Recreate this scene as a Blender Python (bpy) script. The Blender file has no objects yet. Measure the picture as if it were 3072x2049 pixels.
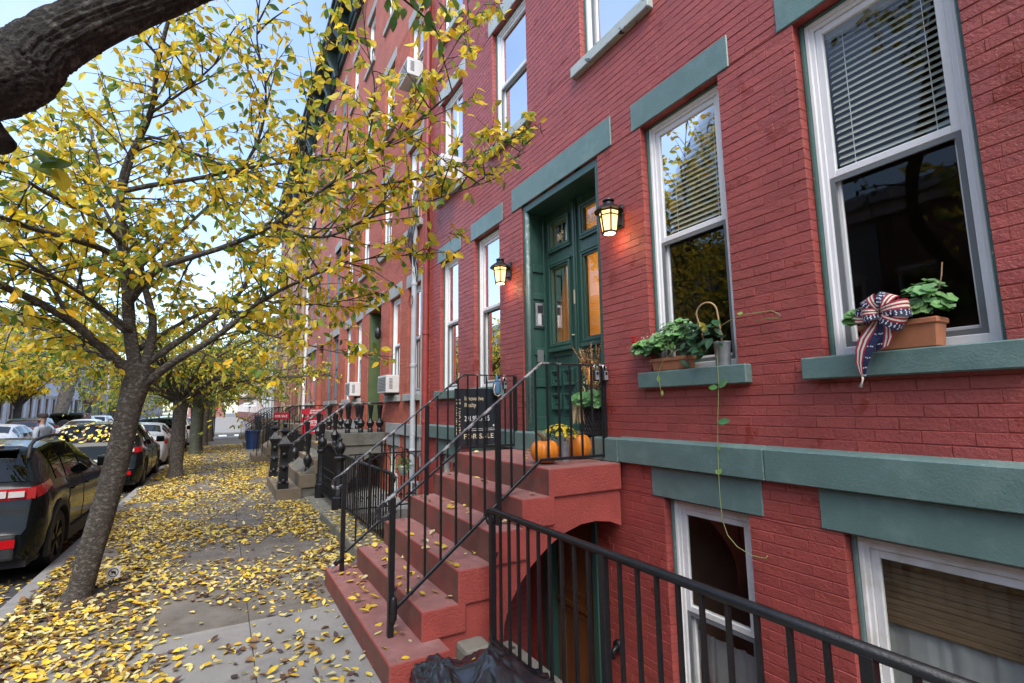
import bpy, bmesh, math, random
import numpy as np
from mathutils import Vector, Matrix, Euler, noise
R = math.radians
random.seed(7)
sc = bpy.context.scene
col = sc.collection

# ------------------------------------------------------------------ camera, sky, sun, exposure
cam_data = bpy.data.cameras.new('camera')
cam = bpy.data.objects.new('camera', cam_data); col.objects.link(cam); sc.camera = cam
cam_data.sensor_width = 36; cam_data.lens = 17.406; cam_data.clip_start = .03; cam_data.clip_end = 900
CAMP = Vector((0, 0, 1.72))
YAW, PITCH, ROLL = 0.525312697, 0.131274656, -0.0129512877
fw = Vector((math.sin(YAW)*math.cos(PITCH), math.cos(YAW)*math.cos(PITCH), math.sin(PITCH)))
rt = Vector((math.cos(YAW), -math.sin(YAW), 0)); up = rt.cross(fw)
rt, up = rt*math.cos(ROLL)+up*math.sin(ROLL), -rt*math.sin(ROLL)+up*math.cos(ROLL)
cam.matrix_world = Matrix(((rt.x, up.x, -fw.x, CAMP.x), (rt.y, up.y, -fw.y, CAMP.y), (rt.z, up.z, -fw.z, CAMP.z), (0, 0, 0, 1)))

SUN_EL, SUN_AZ = R(52), R(205)          # azimuth measured clockwise from +Y: the light comes from behind the camera, a little left
w = bpy.data.worlds.new('World'); sc.world = w; w.use_nodes = True
nt = w.node_tree; nt.nodes.clear()
sky = nt.nodes.new('ShaderNodeTexSky'); sky.sky_type = 'NISHITA'; sky.sun_disc = False
sky.sun_elevation = SUN_EL; sky.sun_rotation = SUN_AZ
sky.air_density = 1.0; sky.dust_density = 1.2; sky.ozone_density = 1.6
bg = nt.nodes.new('ShaderNodeBackground'); bg.inputs[1].default_value = .15
ow = nt.nodes.new('ShaderNodeOutputWorld')
# thin high cloud over the blue: the sky colour is mixed towards white in soft patches
tcw = nt.nodes.new('ShaderNodeTexCoord')
nzw = nt.nodes.new('ShaderNodeTexNoise'); nzw.inputs['Scale'].default_value = 2.2; nzw.inputs['Detail'].default_value = 6
rmw = nt.nodes.new('ShaderNodeMapRange'); rmw.inputs[1].default_value = .45; rmw.inputs[2].default_value = .85; rmw.inputs[3].default_value = .03; rmw.inputs[4].default_value = .40
mxw = nt.nodes.new('ShaderNodeMix'); mxw.data_type = 'RGBA'; mxw.inputs[7].default_value = (3.4, 3.8, 4.5, 1)
nt.links.new(tcw.outputs['Generated'], nzw.inputs['Vector']); nt.links.new(nzw.outputs[0], rmw.inputs[0]); nt.links.new(rmw.outputs[0], mxw.inputs[0])
nt.links.new(sky.outputs[0], mxw.inputs[6]); nt.links.new(mxw.outputs[2], bg.inputs[0]); nt.links.new(bg.outputs[0], ow.inputs[0])
sun_d = bpy.data.lights.new('sun', 'SUN'); sun_d.energy = 1.5; sun_d.angle = R(35); sun_d.color = (1, .96, .9)
sun = bpy.data.objects.new('sun', sun_d); col.objects.link(sun)
sdir = Vector((math.sin(SUN_AZ)*math.cos(SUN_EL), math.cos(SUN_AZ)*math.cos(SUN_EL), math.sin(SUN_EL)))
sun.rotation_euler = sdir.to_track_quat('Z', 'Y').to_euler(); sun.location = (0, 0, 30)
vs = sc.view_settings; vs.view_transform = 'Standard'; vs.look = 'None'; vs.gamma = 1; vs.exposure = 1.55
sc.cycles.use_denoising = True
sc.cycles.max_bounces = 8; sc.cycles.transparent_max_bounces = 16
sc.cycles.sample_clamp_indirect = 6

# ------------------------------------------------------------------ helpers
def px(x, y):                    # a pixel of the 2351 wide view -> a ray (used to measure the place)
    s = 3072/2351; x *= s; y *= s; f = 1485.34
    return (rt*((x-1536)/f) - up*((y-1024.5)/f) + fw)
def at(x, y, axis, val):
    d = px(x, y); t = (val-CAMP[axis])/d[axis]; return CAMP+d*t
def S(r, g, b):
    f = lambda c: (c/255/12.92 if c/255 <= .04045 else ((c/255+.055)/1.055)**2.4)
    return (f(r), f(g), f(b))
BASE = {}                        # world location of Empty roots whose parts are written in world coordinates
def props(o, label=None, cat=None, group=None, kind=None):
    if label: o['label'] = label
    if cat: o['category'] = cat
    if group: o['group'] = group
    if kind: o['kind'] = kind
    return o
def thing(name, label, cat, loc=(0, 0, 0), group=None, rz=None):
    o = bpy.data.objects.new(name, None); col.objects.link(o); o.location = loc; o.empty_display_size = .1
    if rz is None: BASE[o.name] = Vector(loc)
    else: o.rotation_euler = (0, 0, rz)
    return props(o, label, cat, group)
def link(name, me, parent=None, m=None, loc=None):
    o = bpy.data.objects.new(name, me); col.objects.link(o)
    if m is not None and not me.materials: me.materials.append(m)
    if loc is not None: o.location = loc
    if parent is not None:
        o.parent = parent
        if parent.name in BASE: o.location = Vector(o.location)-BASE[parent.name]
    return o
def copy_tree(o, parent=None):
    c = o.copy(); col.objects.link(c); c.parent = parent
    for ch in o.children: copy_tree(ch, c)
    return c
class MB:
    def __init__(s): s.v = []; s.f = []; s.c = []; s.mi = []; s.cur = None; s.m = 0
    def add(s, vs, fs):
        n = len(s.v); s.v += [tuple(p) for p in vs]
        for f in fs: s.f.append(tuple(i+n for i in f)); s.c.append(s.cur); s.mi.append(s.m)
        return s
    def box(s, x0, x1, y0, y1, z0, z1):
        if x0 > x1: x0, x1 = x1, x0
        if y0 > y1: y0, y1 = y1, y0
        if z0 > z1: z0, z1 = z1, z0
        return s.add([(x0,y0,z0),(x1,y0,z0),(x1,y1,z0),(x0,y1,z0),(x0,y0,z1),(x1,y0,z1),(x1,y1,z1),(x0,y1,z1)],
                     [(0,3,2,1),(4,5,6,7),(0,1,5,4),(1,2,6,5),(2,3,7,6),(3,0,4,7)])
    def obox(s, c, ax, ay, az):       # centre and half-axis vectors
        c = Vector(c); ax = Vector(ax); ay = Vector(ay); az = Vector(az)
        P = [c+ax*i+ay*j+az*k for k in (-1, 1) for i, j in ((-1,-1),(1,-1),(1,1),(-1,1))]
        return s.add(P, [(0,3,2,1),(4,5,6,7),(0,1,5,4),(1,2,6,5),(2,3,7,6),(3,0,4,7)])
    def bar(s, a, b, wd, h=None, upv=(0, 0, 1)):
        a = Vector(a); b = Vector(b); d = (b-a); L = d.length; d.normalize(); u = Vector(upv)
        if abs(d.dot(u)) > .98: u = Vector((0, 1, 0))
        sx = d.cross(u).normalized(); u = sx.cross(d).normalized()
        return s.obox((a+b)/2, sx*wd/2, d*L/2, u*(h or wd)/2)
    def tube(s, pts, rad, n=8, cap=True):
        pts = [Vector(p) for p in pts]; k = len(pts)
        if not hasattr(rad, '__len__'): rad = [rad]*k
        rows = []; ref = None
        for i, p in enumerate(pts):
            d = (pts[min(i+1, k-1)]-pts[max(i-1, 0)])
            if d.length < 1e-9: d = Vector((0, 0, 1))
            d.normalize()
            if ref is None:
                ref = Vector((0, 0, 1)) if abs(d.z) < .9 else Vector((1, 0, 0))
            a = d.cross(ref)
            if a.length < 1e-6: a = d.orthogonal()
            a.normalize(); b = d.cross(a); ref = a.cross(d)
            rows.append([p+(a*math.cos(t*2*math.pi/n)+b*math.sin(t*2*math.pi/n))*rad[i] for t in range(n)])
        vs = [q for r in rows for q in r]; fs = []
        for i in range(k-1):
            for t in range(n):
                u = (t+1) % n; fs.append((i*n+t, i*n+u, (i+1)*n+u, (i+1)*n+t))
        if cap: fs.append(tuple(range(n-1, -1, -1))); fs.append(tuple((k-1)*n+t for t in range(n)))
        return s.add(vs, fs)
    def lathe(s, prof, c, n=16, axis='z', sx=1, sy=1, cap=True, a0=0):
        c = Vector(c); vs = []; fs = []
        for r, h in prof:
            for t in range(n):
                a = 2*math.pi*t/n+R(a0); u, v2 = r*math.cos(a)*sx, r*math.sin(a)*sy
                vs.append(c+{'z': Vector((u, v2, h)), 'x': Vector((h, u, v2)), 'y': Vector((u, h, v2))}[axis])
        for i in range(len(prof)-1):
            for t in range(n):
                u = (t+1) % n; fs.append((i*n+t, i*n+u, (i+1)*n+u, (i+1)*n+t))
        if cap: fs.append(tuple(range(n-1, -1, -1))); fs.append(tuple((len(prof)-1)*n+t for t in range(n)))
        return s.add(vs, fs)
    def prism(s, poly, axis, d0, d1):  # polygon in the two other axes
        def P(a, b, d): return {'x': (d, a, b), 'y': (a, d, b), 'z': (a, b, d)}[axis]
        n = len(poly); vs = [P(a, b, d0) for a, b in poly]+[P(a, b, d1) for a, b in poly]
        fs = [tuple(range(n-1, -1, -1)), tuple(range(n, 2*n))]+[(i, (i+1) % n, n+(i+1) % n, n+i) for i in range(n)]
        return s.add(vs, fs)
    def grid(s, rows):
        k = len(rows); n = len(rows[0]); vs = [p for r in rows for p in r]
        return s.add(vs, [(i*n+j, i*n+j+1, (i+1)*n+j+1, (i+1)*n+j) for i in range(k-1) for j in range(n-1)])
    def quad(s, a, b, c, d): return s.add([a, b, c, d], [(0, 1, 2, 3)])
    def mesh(s, name, m=None, smooth=False, bevel=0, fix=True, angle=None):
        me = bpy.data.meshes.new(name); me.from_pydata(s.v, [], s.f)
        if any(c is not None for c in s.c):
            at_ = me.color_attributes.new('Col', 'FLOAT_COLOR', 'CORNER')
            buf = []
            for f, c in zip(s.f, s.c):
                c = c or (1, 1, 1); buf += [c[0], c[1], c[2], 1.0]*len(f)
            at_.data.foreach_set('color', buf)
        if m is not None:
            for x in (m if isinstance(m, (list, tuple)) else [m]): me.materials.append(x)
        if any(s.mi): me.polygons.foreach_set('material_index', s.mi)
        if fix or bevel:
            bm = bmesh.new(); bm.from_mesh(me)
            if fix: bmesh.ops.recalc_face_normals(bm, faces=bm.faces)
            if bevel:
                ed = [e for e in bm.edges if len(e.link_faces) == 2 and e.calc_face_angle(0) > .5]
                bmesh.ops.bevel(bm, geom=ed, offset=bevel, offset_type='OFFSET', segments=2 if bevel > .008 else 1, profile=.6, affect='EDGES', clamp_overlap=True)
            bm.to_mesh(me); bm.free()
        if smooth:
            me.polygons.foreach_set('use_smooth', [True]*len(me.polygons))
            if angle: 
                try: me.set_sharp_from_angle(angle=R(angle))
                except Exception: pass
        me.update(); return me
    def build(s, name, m=None, parent=None, smooth=False, bevel=0, fix=True, kind=None, label=None, angle=None):
        o = link(name, s.mesh(name, m, smooth, bevel, fix, angle), parent)
        if kind: o['kind'] = kind
        if label: o['label'] = label
        return o

# ------------------------------------------------------------------ materials
M = {}
def mat(name, rgb, rough=.6, var=.15, scale=8, bump=0, bscale=None, metal=0, spec=.5, attr=False, rgb2=None, w2=(.55, .65), s2=3, coat=0, detail=4, stretch=None, trans=0, sheen=0, edge=None):
    m = bpy.data.materials.new(name); m.use_nodes = True; t = m.node_tree; N = t.nodes; L = t.links
    p = N['Principled BSDF']; p.inputs['Roughness'].default_value = rough; p.inputs['Metallic'].default_value = metal
    p.inputs['Specular IOR Level'].default_value = spec; p.inputs['Coat Weight'].default_value = coat
    g = N.new('ShaderNodeNewGeometry'); pos = g.outputs['Position']
    if stretch:
        mp = N.new('ShaderNodeMapping'); mp.inputs['Scale'].default_value = stretch; L.new(pos, mp.inputs[0]); pos = mp.outputs[0]
    def nz(sc_, d=detail, ro=.6):
        n = N.new('ShaderNodeTexNoise'); n.inputs['Scale'].default_value = sc_; n.inputs['Detail'].default_value = d; n.inputs['Roughness'].default_value = ro
        L.new(pos, n.inputs['Vector']); return n.outputs[0]
    n1 = nz(scale)
    mr = N.new('ShaderNodeMapRange'); mr.inputs[1].default_value = .25; mr.inputs[2].default_value = .75
    mr.inputs[3].default_value = 1-var; mr.inputs[4].default_value = 1+var; L.new(n1, mr.inputs[0])
    mul = N.new('ShaderNodeMix'); mul.data_type = 'RGBA'; mul.blend_type = 'MULTIPLY'; mul.inputs[0].default_value = 1
    src = None
    if attr:
        a = N.new('ShaderNodeAttribute'); a.attribute_name = 'Col'; src = a.outputs['Color']
        if attr == 'tint':
            mt = N.new('ShaderNodeMix'); mt.data_type = 'RGBA'; mt.blend_type = 'MULTIPLY'; mt.inputs[0].default_value = 1
            mt.inputs[7].default_value = (*rgb, 1); L.new(src, mt.inputs[6]); src = mt.outputs[2]
    if rgb2:
        n2 = nz(s2, 6, .65); m2 = N.new('ShaderNodeMapRange'); m2.inputs[1].default_value = w2[0]; m2.inputs[2].default_value = w2[1]; L.new(n2, m2.inputs[0])
        mx = N.new('ShaderNodeMix'); mx.data_type = 'RGBA'; mx.inputs[6].default_value = (*rgb, 1); mx.inputs[7].default_value = (*rgb2, 1)
        if src: L.new(src, mx.inputs[6])
        L.new(m2.outputs[0], mx.inputs[0]); src = mx.outputs[2]
    if edge:                       # worn arrises: paint rubbed off where the surface turns a corner
        bv = N.new('ShaderNodeBevel'); bv.samples = 4; bv.inputs[0].default_value = edge[1]
        dt = N.new('ShaderNodeVectorMath'); dt.operation = 'DOT_PRODUCT'; L.new(bv.outputs[0], dt.inputs[0]); L.new(g.outputs['True Normal'], dt.inputs[1])
        e1 = N.new('ShaderNodeMapRange'); e1.inputs[1].default_value = .995; e1.inputs[2].default_value = .86; L.new(dt.outputs['Value'], e1.inputs[0])
        e2 = N.new('ShaderNodeMapRange'); e2.inputs[1].default_value = edge[2]; e2.inputs[2].default_value = edge[2]+.08; L.new(nz(22, 6, .7), e2.inputs[0])
        em = N.new('ShaderNodeMath'); em.operation = 'MULTIPLY'; L.new(e1.outputs[0], em.inputs[0]); L.new(e2.outputs[0], em.inputs[1])
        mx2 = N.new('ShaderNodeMix'); mx2.data_type = 'RGBA'; mx2.inputs[6].default_value = (*rgb, 1); mx2.inputs[7].default_value = (*edge[0], 1)
        if src: L.new(src, mx2.inputs[6])
        L.new(em.outputs[0], mx2.inputs[0]); src = mx2.outputs[2]
    if src: L.new(src, mul.inputs[6])
    else: mul.inputs[6].default_value = (*rgb, 1)
    cb = N.new('ShaderNodeCombineColor'); 
    for i in range(3): L.new(mr.outputs[0], cb.inputs[i])
    L.new(cb.outputs[0], mul.inputs[7]); L.new(mul.outputs[2], p.inputs['Base Color'])
    if bump:
        b = N.new('ShaderNodeBump'); b.inputs['Strength'].default_value = min(1, bump); b.inputs['Distance'].default_value = .01*max(1, bump)
        L.new(nz(bscale or scale*6, 5, .65), b.inputs['Height']); L.new(b.outputs[0], p.inputs['Normal'])
    if trans:
        tr = N.new('ShaderNodeBsdfTranslucent'); L.new(mul.outputs[2], tr.inputs['Color'])
        ms = N.new('ShaderNodeMixShader'); ms.inputs[0].default_value = trans
        L.new(p.outputs[0], ms.inputs[1]); L.new(tr.outputs[0], ms.inputs[2]); L.new(ms.outputs[0], N['Material Output'].inputs[0])
    M[name] = m; return m
def emis(name, rgb, st):
    m = bpy.data.materials.new(name); m.use_nodes = True; p = m.node_tree.nodes['Principled BSDF']
    p.inputs['Base Color'].default_value = (*rgb, 1); p.inputs['Emission Color'].default_value = (*rgb, 1); p.inputs['Emission Strength'].default_value = st
    M[name] = m; return m
def glass(name, tint=(.9, .95, .93), rough=0.0, ior=1.5, wav=0):
    m = bpy.data.materials.new(name); m.use_nodes = True; t = m.node_tree; N = t.nodes; N.clear(); L = t.links
    o = N.new('ShaderNodeOutputMaterial'); tr = N.new('ShaderNodeBsdfTransparent'); gl = N.new('ShaderNodeBsdfGlossy'); fr = N.new('ShaderNodeFresnel'); mx = N.new('ShaderNodeMixShader')
    tr.inputs[0].default_value = (*tint, 1); gl.inputs['Roughness'].default_value = rough; fr.inputs[0].default_value = ior
    if wav:
        g = N.new('ShaderNodeNewGeometry'); nz = N.new('ShaderNodeTexNoise'); nz.inputs['Scale'].default_value = 2.5; nz.inputs['Detail'].default_value = 2; b = N.new('ShaderNodeBump'); b.inputs['Strength'].default_value = wav; b.inputs['Distance'].default_value = .02
        L.new(g.outputs['Position'], nz.inputs['Vector']); L.new(nz.outputs[0], b.inputs['Height']); L.new(b.outputs[0], gl.inputs['Normal'])
    L.new(fr.outputs[0], mx.inputs[0]); L.new(tr.outputs[0], mx.inputs[1]); L.new(gl.outputs[0], mx.inputs[2]); L.new(mx.outputs[0], o.inputs[0])
    M[name] = m; return m

mat('brick_red', (.345, .066, .053), .45, .16, 4, .8, 55, rgb2=(.255, .030, .016), w2=(.615, .64), s2=3.4, detail=8, attr='tint', spec=.55)
mat('mortar_red', (.315, .060, .049), .6, .2, 6, .5, 80)
mat('brick_orange', (.42, .105, .06), .75, .18, 6, .5, 90, attr='tint', rgb2=(.30, .06, .03), w2=(.58, .68), s2=2)
mat('mortar_orange', (.36, .12, .08), .8, .2, 6, .4, 80)
mat('green_trim', (.115, .190, .172), .36, .14, 4, .35, 80, rgb2=(.16, .24, .22), w2=(.5, .75), s2=6, spec=.6, detail=7, edge=((.34, .36, .33), .012, .52))
mat('green_door', (.034, .090, .072), .32, .15, 6, .18, 40, spec=.55, stretch=(1, 1, .25))
mat('green_chipped', (.07, .155, .135), .5, .15, 8, .5, 60, rgb2=(.45, .36, .27), w2=(.66, .69), s2=9)
mat('stone_worn', (.40, .44, .42), .6, .12, 6, .4, 50, rgb2=(.035, .04, .045), w2=(.60, .64), s2=14)
mat('white_vinyl', (.80, .80, .80), .35, .05, 3, .05, 40, rgb2=(.62, .58, .50), w2=(.55, .85), s2=3)
mat('white_dirty', (.74, .73, .70), .5, .10, 5, .1, 40, rgb2=(.48, .43, .33), w2=(.5, .8), s2=4)
mat('screen_grey', (.16, .17, .175), .5, .1, 8, .1, 300)
mat('screen_mesh', (.03, .033, .035), .7, .1, 8)
mat('step_red', (.36, .064, .05), .6, .20, 6, .9, 70, rgb2=(.24, .045, .035), w2=(.55, .75), s2=3, detail=8, edge=((.20, .10, .08), .016, .46))
mat('step_top', (.29, .13, .115), .7, .22, 7, .9, 90, rgb2=(.34, .23, .21), w2=(.56, .76), s2=4, detail=8, edge=((.36, .22, .19), .02, .42))
mat('step_riser', (.17, .066, .048), .75, .22, 5, .8, 120, rgb2=(.30, .055, .042), w2=(.48, .66), s2=2.2, edge=((.34, .14, .11), .02, .42))
mat('iron_black', (.010, .011, .013), .36, .3, 12, .3, 90, spec=.45, rgb2=(.16, .07, .04), w2=(.74, .76), s2=9)
mat('iron_worn', (.02, .022, .026), .3, .3, 12, .3, 90, spec=.7, rgb2=(.34, .32, .31), w2=(.52, .62), s2=10)
mat('concrete', (.255, .247, .228), .85, .18, 3.2, .6, 90, rgb2=(.17, .155, .135), w2=(.52, .74), s2=2.1, detail=8)
mat('concrete_worn', (.170, .153, .128), .85, .25, 3.6, .7, 90, rgb2=(.11, .092, .07), w2=(.46, .66), s2=2.6, detail=8)
mat('bluestone', (.20, .19, .155), .85, .25, 3, .7, 40, rgb2=(.10, .12, .06), w2=(.5, .68), s2=3)
mat('asphalt', (.055, .055, .057), .85, .25, 6, .6, 120)
mat('kerb_stone', (.24, .235, .225), .85, .2, 4, .6, 60)
mat('soil', (.055, .043, .033), .95, .3, 8, 1, 40)
mat('ground_mat', (.12, .12, .11), .9, .2, .5, .3)
mat('bark', (.062, .051, .041), .9, .5, 34, 2.5, 48, rgb2=(.19, .18, .155), w2=(.50, .68), s2=24, stretch=(1, 1, 1.5), detail=9)
mat('bark_pale', (.20, .18, .155), .9, .3, 6, 1, 25, rgb2=(.06, .055, .05), w2=(.48, .66), s2=5, stretch=(1, 1, 2.6))
mat('bark_dark', (.042, .038, .032), .9, .6, 30, 3, 60, rgb2=(.17, .165, .14), w2=(.50, .68), s2=26, detail=9)
mat('leaf', (1, 1, 1), .5, .12, 30, attr=True, trans=.58, spec=.3)
mat('leaf_litter', (1, 1, 1), .6, .15, 40, attr=True, trans=.12, spec=.3)
mat('leaf_garden', (1, 1, 1), .45, .15, 40, attr=True, trans=.25, spec=.4)
mat('terracotta', (.42, .16, .075), .7, .15, 8, .2, 60, rgb2=(.30, .10, .05), w2=(.5, .75), s2=6)
mat('pumpkin', (.72, .22, .02), .42, .18, 9, .12, 40, rgb2=(.55, .14, .01), w2=(.5, .8), s2=5, stretch=(1, 1, .3))
mat('pumpkin_stem', (.15, .11, .05), .8, .3, 20, .5)
mat('zinc', (.42, .44, .46), .45, .2, 10, .3, 30, metal=.6, rgb2=(.28, .29, .30), w2=(.45, .7), s2=8)
mat('black_plastic', (.012, .012, .013), .4, .2, 10, .1)
mat('trash_plastic', (.012, .013, .016), .2, .2, 6, .35, 14, spec=.8)
mat('sign_dark', (.022, .026, .032), .35, .05, 4)
mat('sign_white', (.80, .80, .78), .5, .03, 4)
mat('sign_gold', (.62, .53, .36), .5, .03, 4)
mat('sign_red', (.40, .012, .03), .4, .05, 4)
mat('sky_blue_plastic', (.09, .19, .33), .45, .1, 6)
mat('steel', (.55, .56, .57), .3, .1, 10, .05, metal=.9)
mat('grey_paint', (.42, .45, .48), .5, .1, 5, .1, 40)
mat('pipe_red', (.25, .04, .038), .5, .2, 6, .2, 50)
mat('wood_door', (.20, .075, .025), .45, .3, 6, .2, 30, stretch=(1, 1, .12))
mat('interior', (.10, .08, .062), .9, .2, 2)
mat('interior_brown', (.26, .19, .12), .9, .2, 2)
mat('woven', (.24, .15, .08), .9, .35, 40, .3, 60, stretch=(1, .2, 3))
mat('interior_warm', (.48, .30, .12), .9, .15, 2)
mat('curtain', (.42, .42, .40), .9, .12, 6, .2)
mat('blind', (.62, .62, .54), .6, .05, 5)
mat('stone_grey', (.33, .34, .32), .8, .14, 4, .5, 50, rgb2=(.24, .24, .20), w2=(.5, .75), s2=3)
mat('brownstone', (.165, .13, .09), .85, .2, 4, .6, 50, rgb2=(.14, .12, .08), w2=(.5, .7), s2=3)
mat('rope', (.60, .55, .45), .9, .1, 20)
mat('hoop_wood', (.42, .26, .13), .6, .2, 20)
glass('window_glass', (.88, .90, .88), 0, 1.38, .04)
glass('door_glass', (.9, .9, .86), 0, 1.22, .04)
glass('dark_glass', (.30, .32, .32), 0, 1.45)
emis('lamp_glow', (1, .60, .20), 1.0)
emis('lamp_core', (1, .80, .45), 2.5)
emis('bulb', (1, .85, .6), 1.6)
# ------------------------------------------------------------------ ground
W = 3.085                        # plane of the brick fronts
KX = -1.50                       # kerb
def strip(name, x0, x1, y0, y1, z, m, n=1):
    mb = MB(); mb.quad((x0, y0, z), (x1, y0, z), (x1, y1, z), (x0, y1, z)); return props(mb.build(name, m, fix=False), kind='structure')
gm = MB()                       # one sheet with the sunken yards of the houses cut out of it
for q in ((-400, -400, 400, -.3), (-400, -.3, 1.55, 8.65), (W+1.8, -.3, 400, 8.65), (-400, 8.65, 400, 400)):
    gm.quad((q[0], q[1], -.30), (q[2], q[1], -.30), (q[2], q[3], -.30), (q[0], q[3], -.30))
props(gm.build('ground', M['ground_mat'], fix=False), kind='structure')
strip('road', -9.6, KX-.12, -60, 300, -.10, M['asphalt'])
strip('cross_street', -400, 400, 40.2, 46.5, -.095, M['asphalt'])
mb = MB(); mb.box(-1.47, 1.5, -24, 39.0, -.5, -.009)
side = props(mb.build('sidewalk', M['soil']), kind='structure')
rng = random.Random(3)
xs = [-1.475, .28, 1.62]
slab_mb = {}
for yi in range(-14, 26):
    for k in range(2):
        if k == 0 and yi in (4, 10, 15, 22): pass
        y0 = yi*1.5+.35; y1 = y0+1.5
        b = MB(); g = .002
        dz = rng.uniform(-.006, .004)
        b.box(xs[k]+g, xs[k+1]-g, y0+g, y1-g, -.12, dz)
        b.build('slab', M['concrete'] if y1 < 5.2 else M['concrete_worn'], side, bevel=.005)
kb = MB()
for yi in range(-10, 20):
    kb = MB(); kb.box(KX-.13, KX+.02, yi*2.1+.01, yi*2.1+2.09, -.3, .004); o = kb.build('kerb', M['kerb_stone'], bevel=.02); props(o, kind='structure')
for ty in (6.3, 16.0, 23.8, 33.5):
    mb = MB(); mb.box(-1.42, -.62, ty-.55, ty+.55, -.05, .007); props(mb.build('tree_pit', M['soil']), kind='structure')
# pavement across the cross street and across the road
mb = MB(); mb.box(-1.5, 3.2, 47, 160, -.3, .0); props(mb.build('far_pavement', M['concrete'], bevel=.03), kind='structure')
mb = MB(); mb.box(-12.6, -9.6, -30, 160, -.3, .0); props(mb.build('opposite_pavement', M['concrete'], bevel=.03), kind='structure')
# crosswalk paint
for k in range(5):
    mb = MB(); x = -1.2+k*1.0; mb.box(x, x+.5, 40.6, 43.4, -.0945, -.088); props(mb.build('crosswalk_stripe', M['sign_white']), kind='structure')

# ------------------------------------------------------------------ brickwork
def brick_rects(y0, y1, z0, z1, holes, ch=.0672, bl=.212, seed=1):
    rg = random.Random(seed); out = []; n = int((z1-z0)/ch)
    for c in range(n):
        za, zb = z0+c*ch, z0+(c+1)*ch
        cuts = sorted({za, zb}|{h for H in holes for h in (H[2], H[3]) if za+.004 < h < zb-.004})
        header = (c % 7 == 3)
        L = bl/2 if header else bl
        off = (0 if c % 2 else L/2)+rg.uniform(-.012, .012)
        for a, b in zip(cuts[:-1], cuts[1:]):
            if b-a < .012: continue
            free = [(y0, y1)]
            for H in holes:
                if H[2] < (a+b)/2 < H[3]:
                    nf = []
                    for p, q in free:
                        if H[1] <= p or H[0] >= q: nf.append((p, q)); continue
                        if H[0]-p > .01: nf.append((p, H[0]))
                        if q-H[1] > .01: nf.append((H[1], q))
                    free = nf
            for p, q in free:
                k = math.floor((p-off)/L)
                y = p
                while y < q-1e-6:
                    k += 1; e = min(q, off+k*L)
                    if q-e < .03: e = q
                    if e-y < .03: continue
                    out.append((y, e, a, b)); y = e
    return out
def one_brick(mb, x, ya, yb, za, zb, rg, depth=.1, bed=.0022, head=.0004, ch=.0032):
    ya += head; yb -= head; za += bed*rg.uniform(.5, 1.3); zb -= bed*rg.uniform(.5, 1.3)
    j = lambda: rg.uniform(-.0014, .0014)
    d = rg.uniform(-.0011, .0011)
    fx = [x+d+j() for _ in range(4)]
    cy = ch*.45
    F = [(fx[0], ya+cy+j(), za+ch+j()), (fx[1], yb-cy+j(), za+ch+j()), (fx[2], yb-cy+j(), zb-ch+j()), (fx[3], ya+cy+j(), zb-ch+j())]
    e = .0028
    G = [(x+e, ya, za), (x+e, yb, za), (x+e, yb, zb), (x+e, ya, zb)]
    H = [(x+depth, ya, za), (x+depth, yb, za), (x+depth, yb, zb), (x+depth, ya, zb)]
    fs = [(0, 3, 2, 1)]
    for i in range(4):
        k = (i+1) % 4; fs += [(i, k, 4+k, 4+i), (4+i, 4+k, 8+k, 8+i)]
    mb.add(F+G+H, fs)
def backing(mb, x0, x1, y0, y1, z0, z1, holes, g=.005):
    hs = [(a-g, b+g, c-g, d+g) for a, b, c, d in holes]
    zs = sorted({z0, z1}|{v for h in hs for v in h[2:] if z0 < v < z1})
    for a, b in zip(zs[:-1], zs[1:]):
        m_ = (a+b)/2; cur = y0
        for h in sorted(h for h in hs if h[2] < m_ < h[3]):
            if h[0] > cur: mb.box(x0, x1, cur, h[0], a, b)
            cur = max(cur, h[1])
        if cur < y1: mb.box(x0, x1, cur, y1, a, b)
def brick_wall(house, y0, y1, z0, z1, holes, mb_brick, mb_mort, n_single, seed):
    rg = random.Random(seed)
    b = MB(); backing(b, W+.0036, W+.2, y0, y1, z0, z1, holes)
    wall = b.build('wall', M[mb_mort], house)
    rects = brick_rects(y0, y1, z0, z1, holes, seed=seed)
    def score(r):
        c = Vector((W, (r[0]+r[1])/2, (r[2]+r[3])/2)); d = c-CAMP; zc = d.dot(fw)
        u, v = d.dot(rt)/zc*1485+1536, 1024-d.dot(up)/zc*1485
        if not (0 < u < 3072 and 0 < v < 2049): return 1e9
        return d.length
    full = sorted(range(len(rects)), key=lambda i: score(rects[i]) if rects[i][1]-rects[i][0] > .19 and rects[i][3]-rects[i][2] > .06 else 1e9)[:n_single]
    fset = set(full); rest = MB()
    tone = lambda: rg.choice((1, 1, 1, .97, 1.03, .94, 1.04)) * rg.uniform(.97, 1.03)
    var = []
    for k in range(12):
        v = MB(); t = tone(); v.cur = (t, t*rg.uniform(.95, 1.05), t*rg.uniform(.95, 1.05)); one_brick(v, 0, -.105, .105, -.0336, .0336, rg); var.append(v.mesh('brick', M[mb_brick], fix=False))
    for i, r in enumerate(rects):
        if i in fset:
            o = link('brick', rg.choice(var), wall, loc=(W, (r[0]+r[1])/2, (r[2]+r[3])/2))
            o.scale = (1, (r[1]-r[0])/.212, (r[3]-r[2])/.0672)
        else:
            t = tone(); rest.cur = (t, t*rg.uniform(.95, 1.05), t*rg.uniform(.95, 1.05)); one_brick(rest, W, *r, rg)
    rest.build('bricks', M[mb_brick], wall, fix=False, kind='stuff')
    return wall
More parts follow.
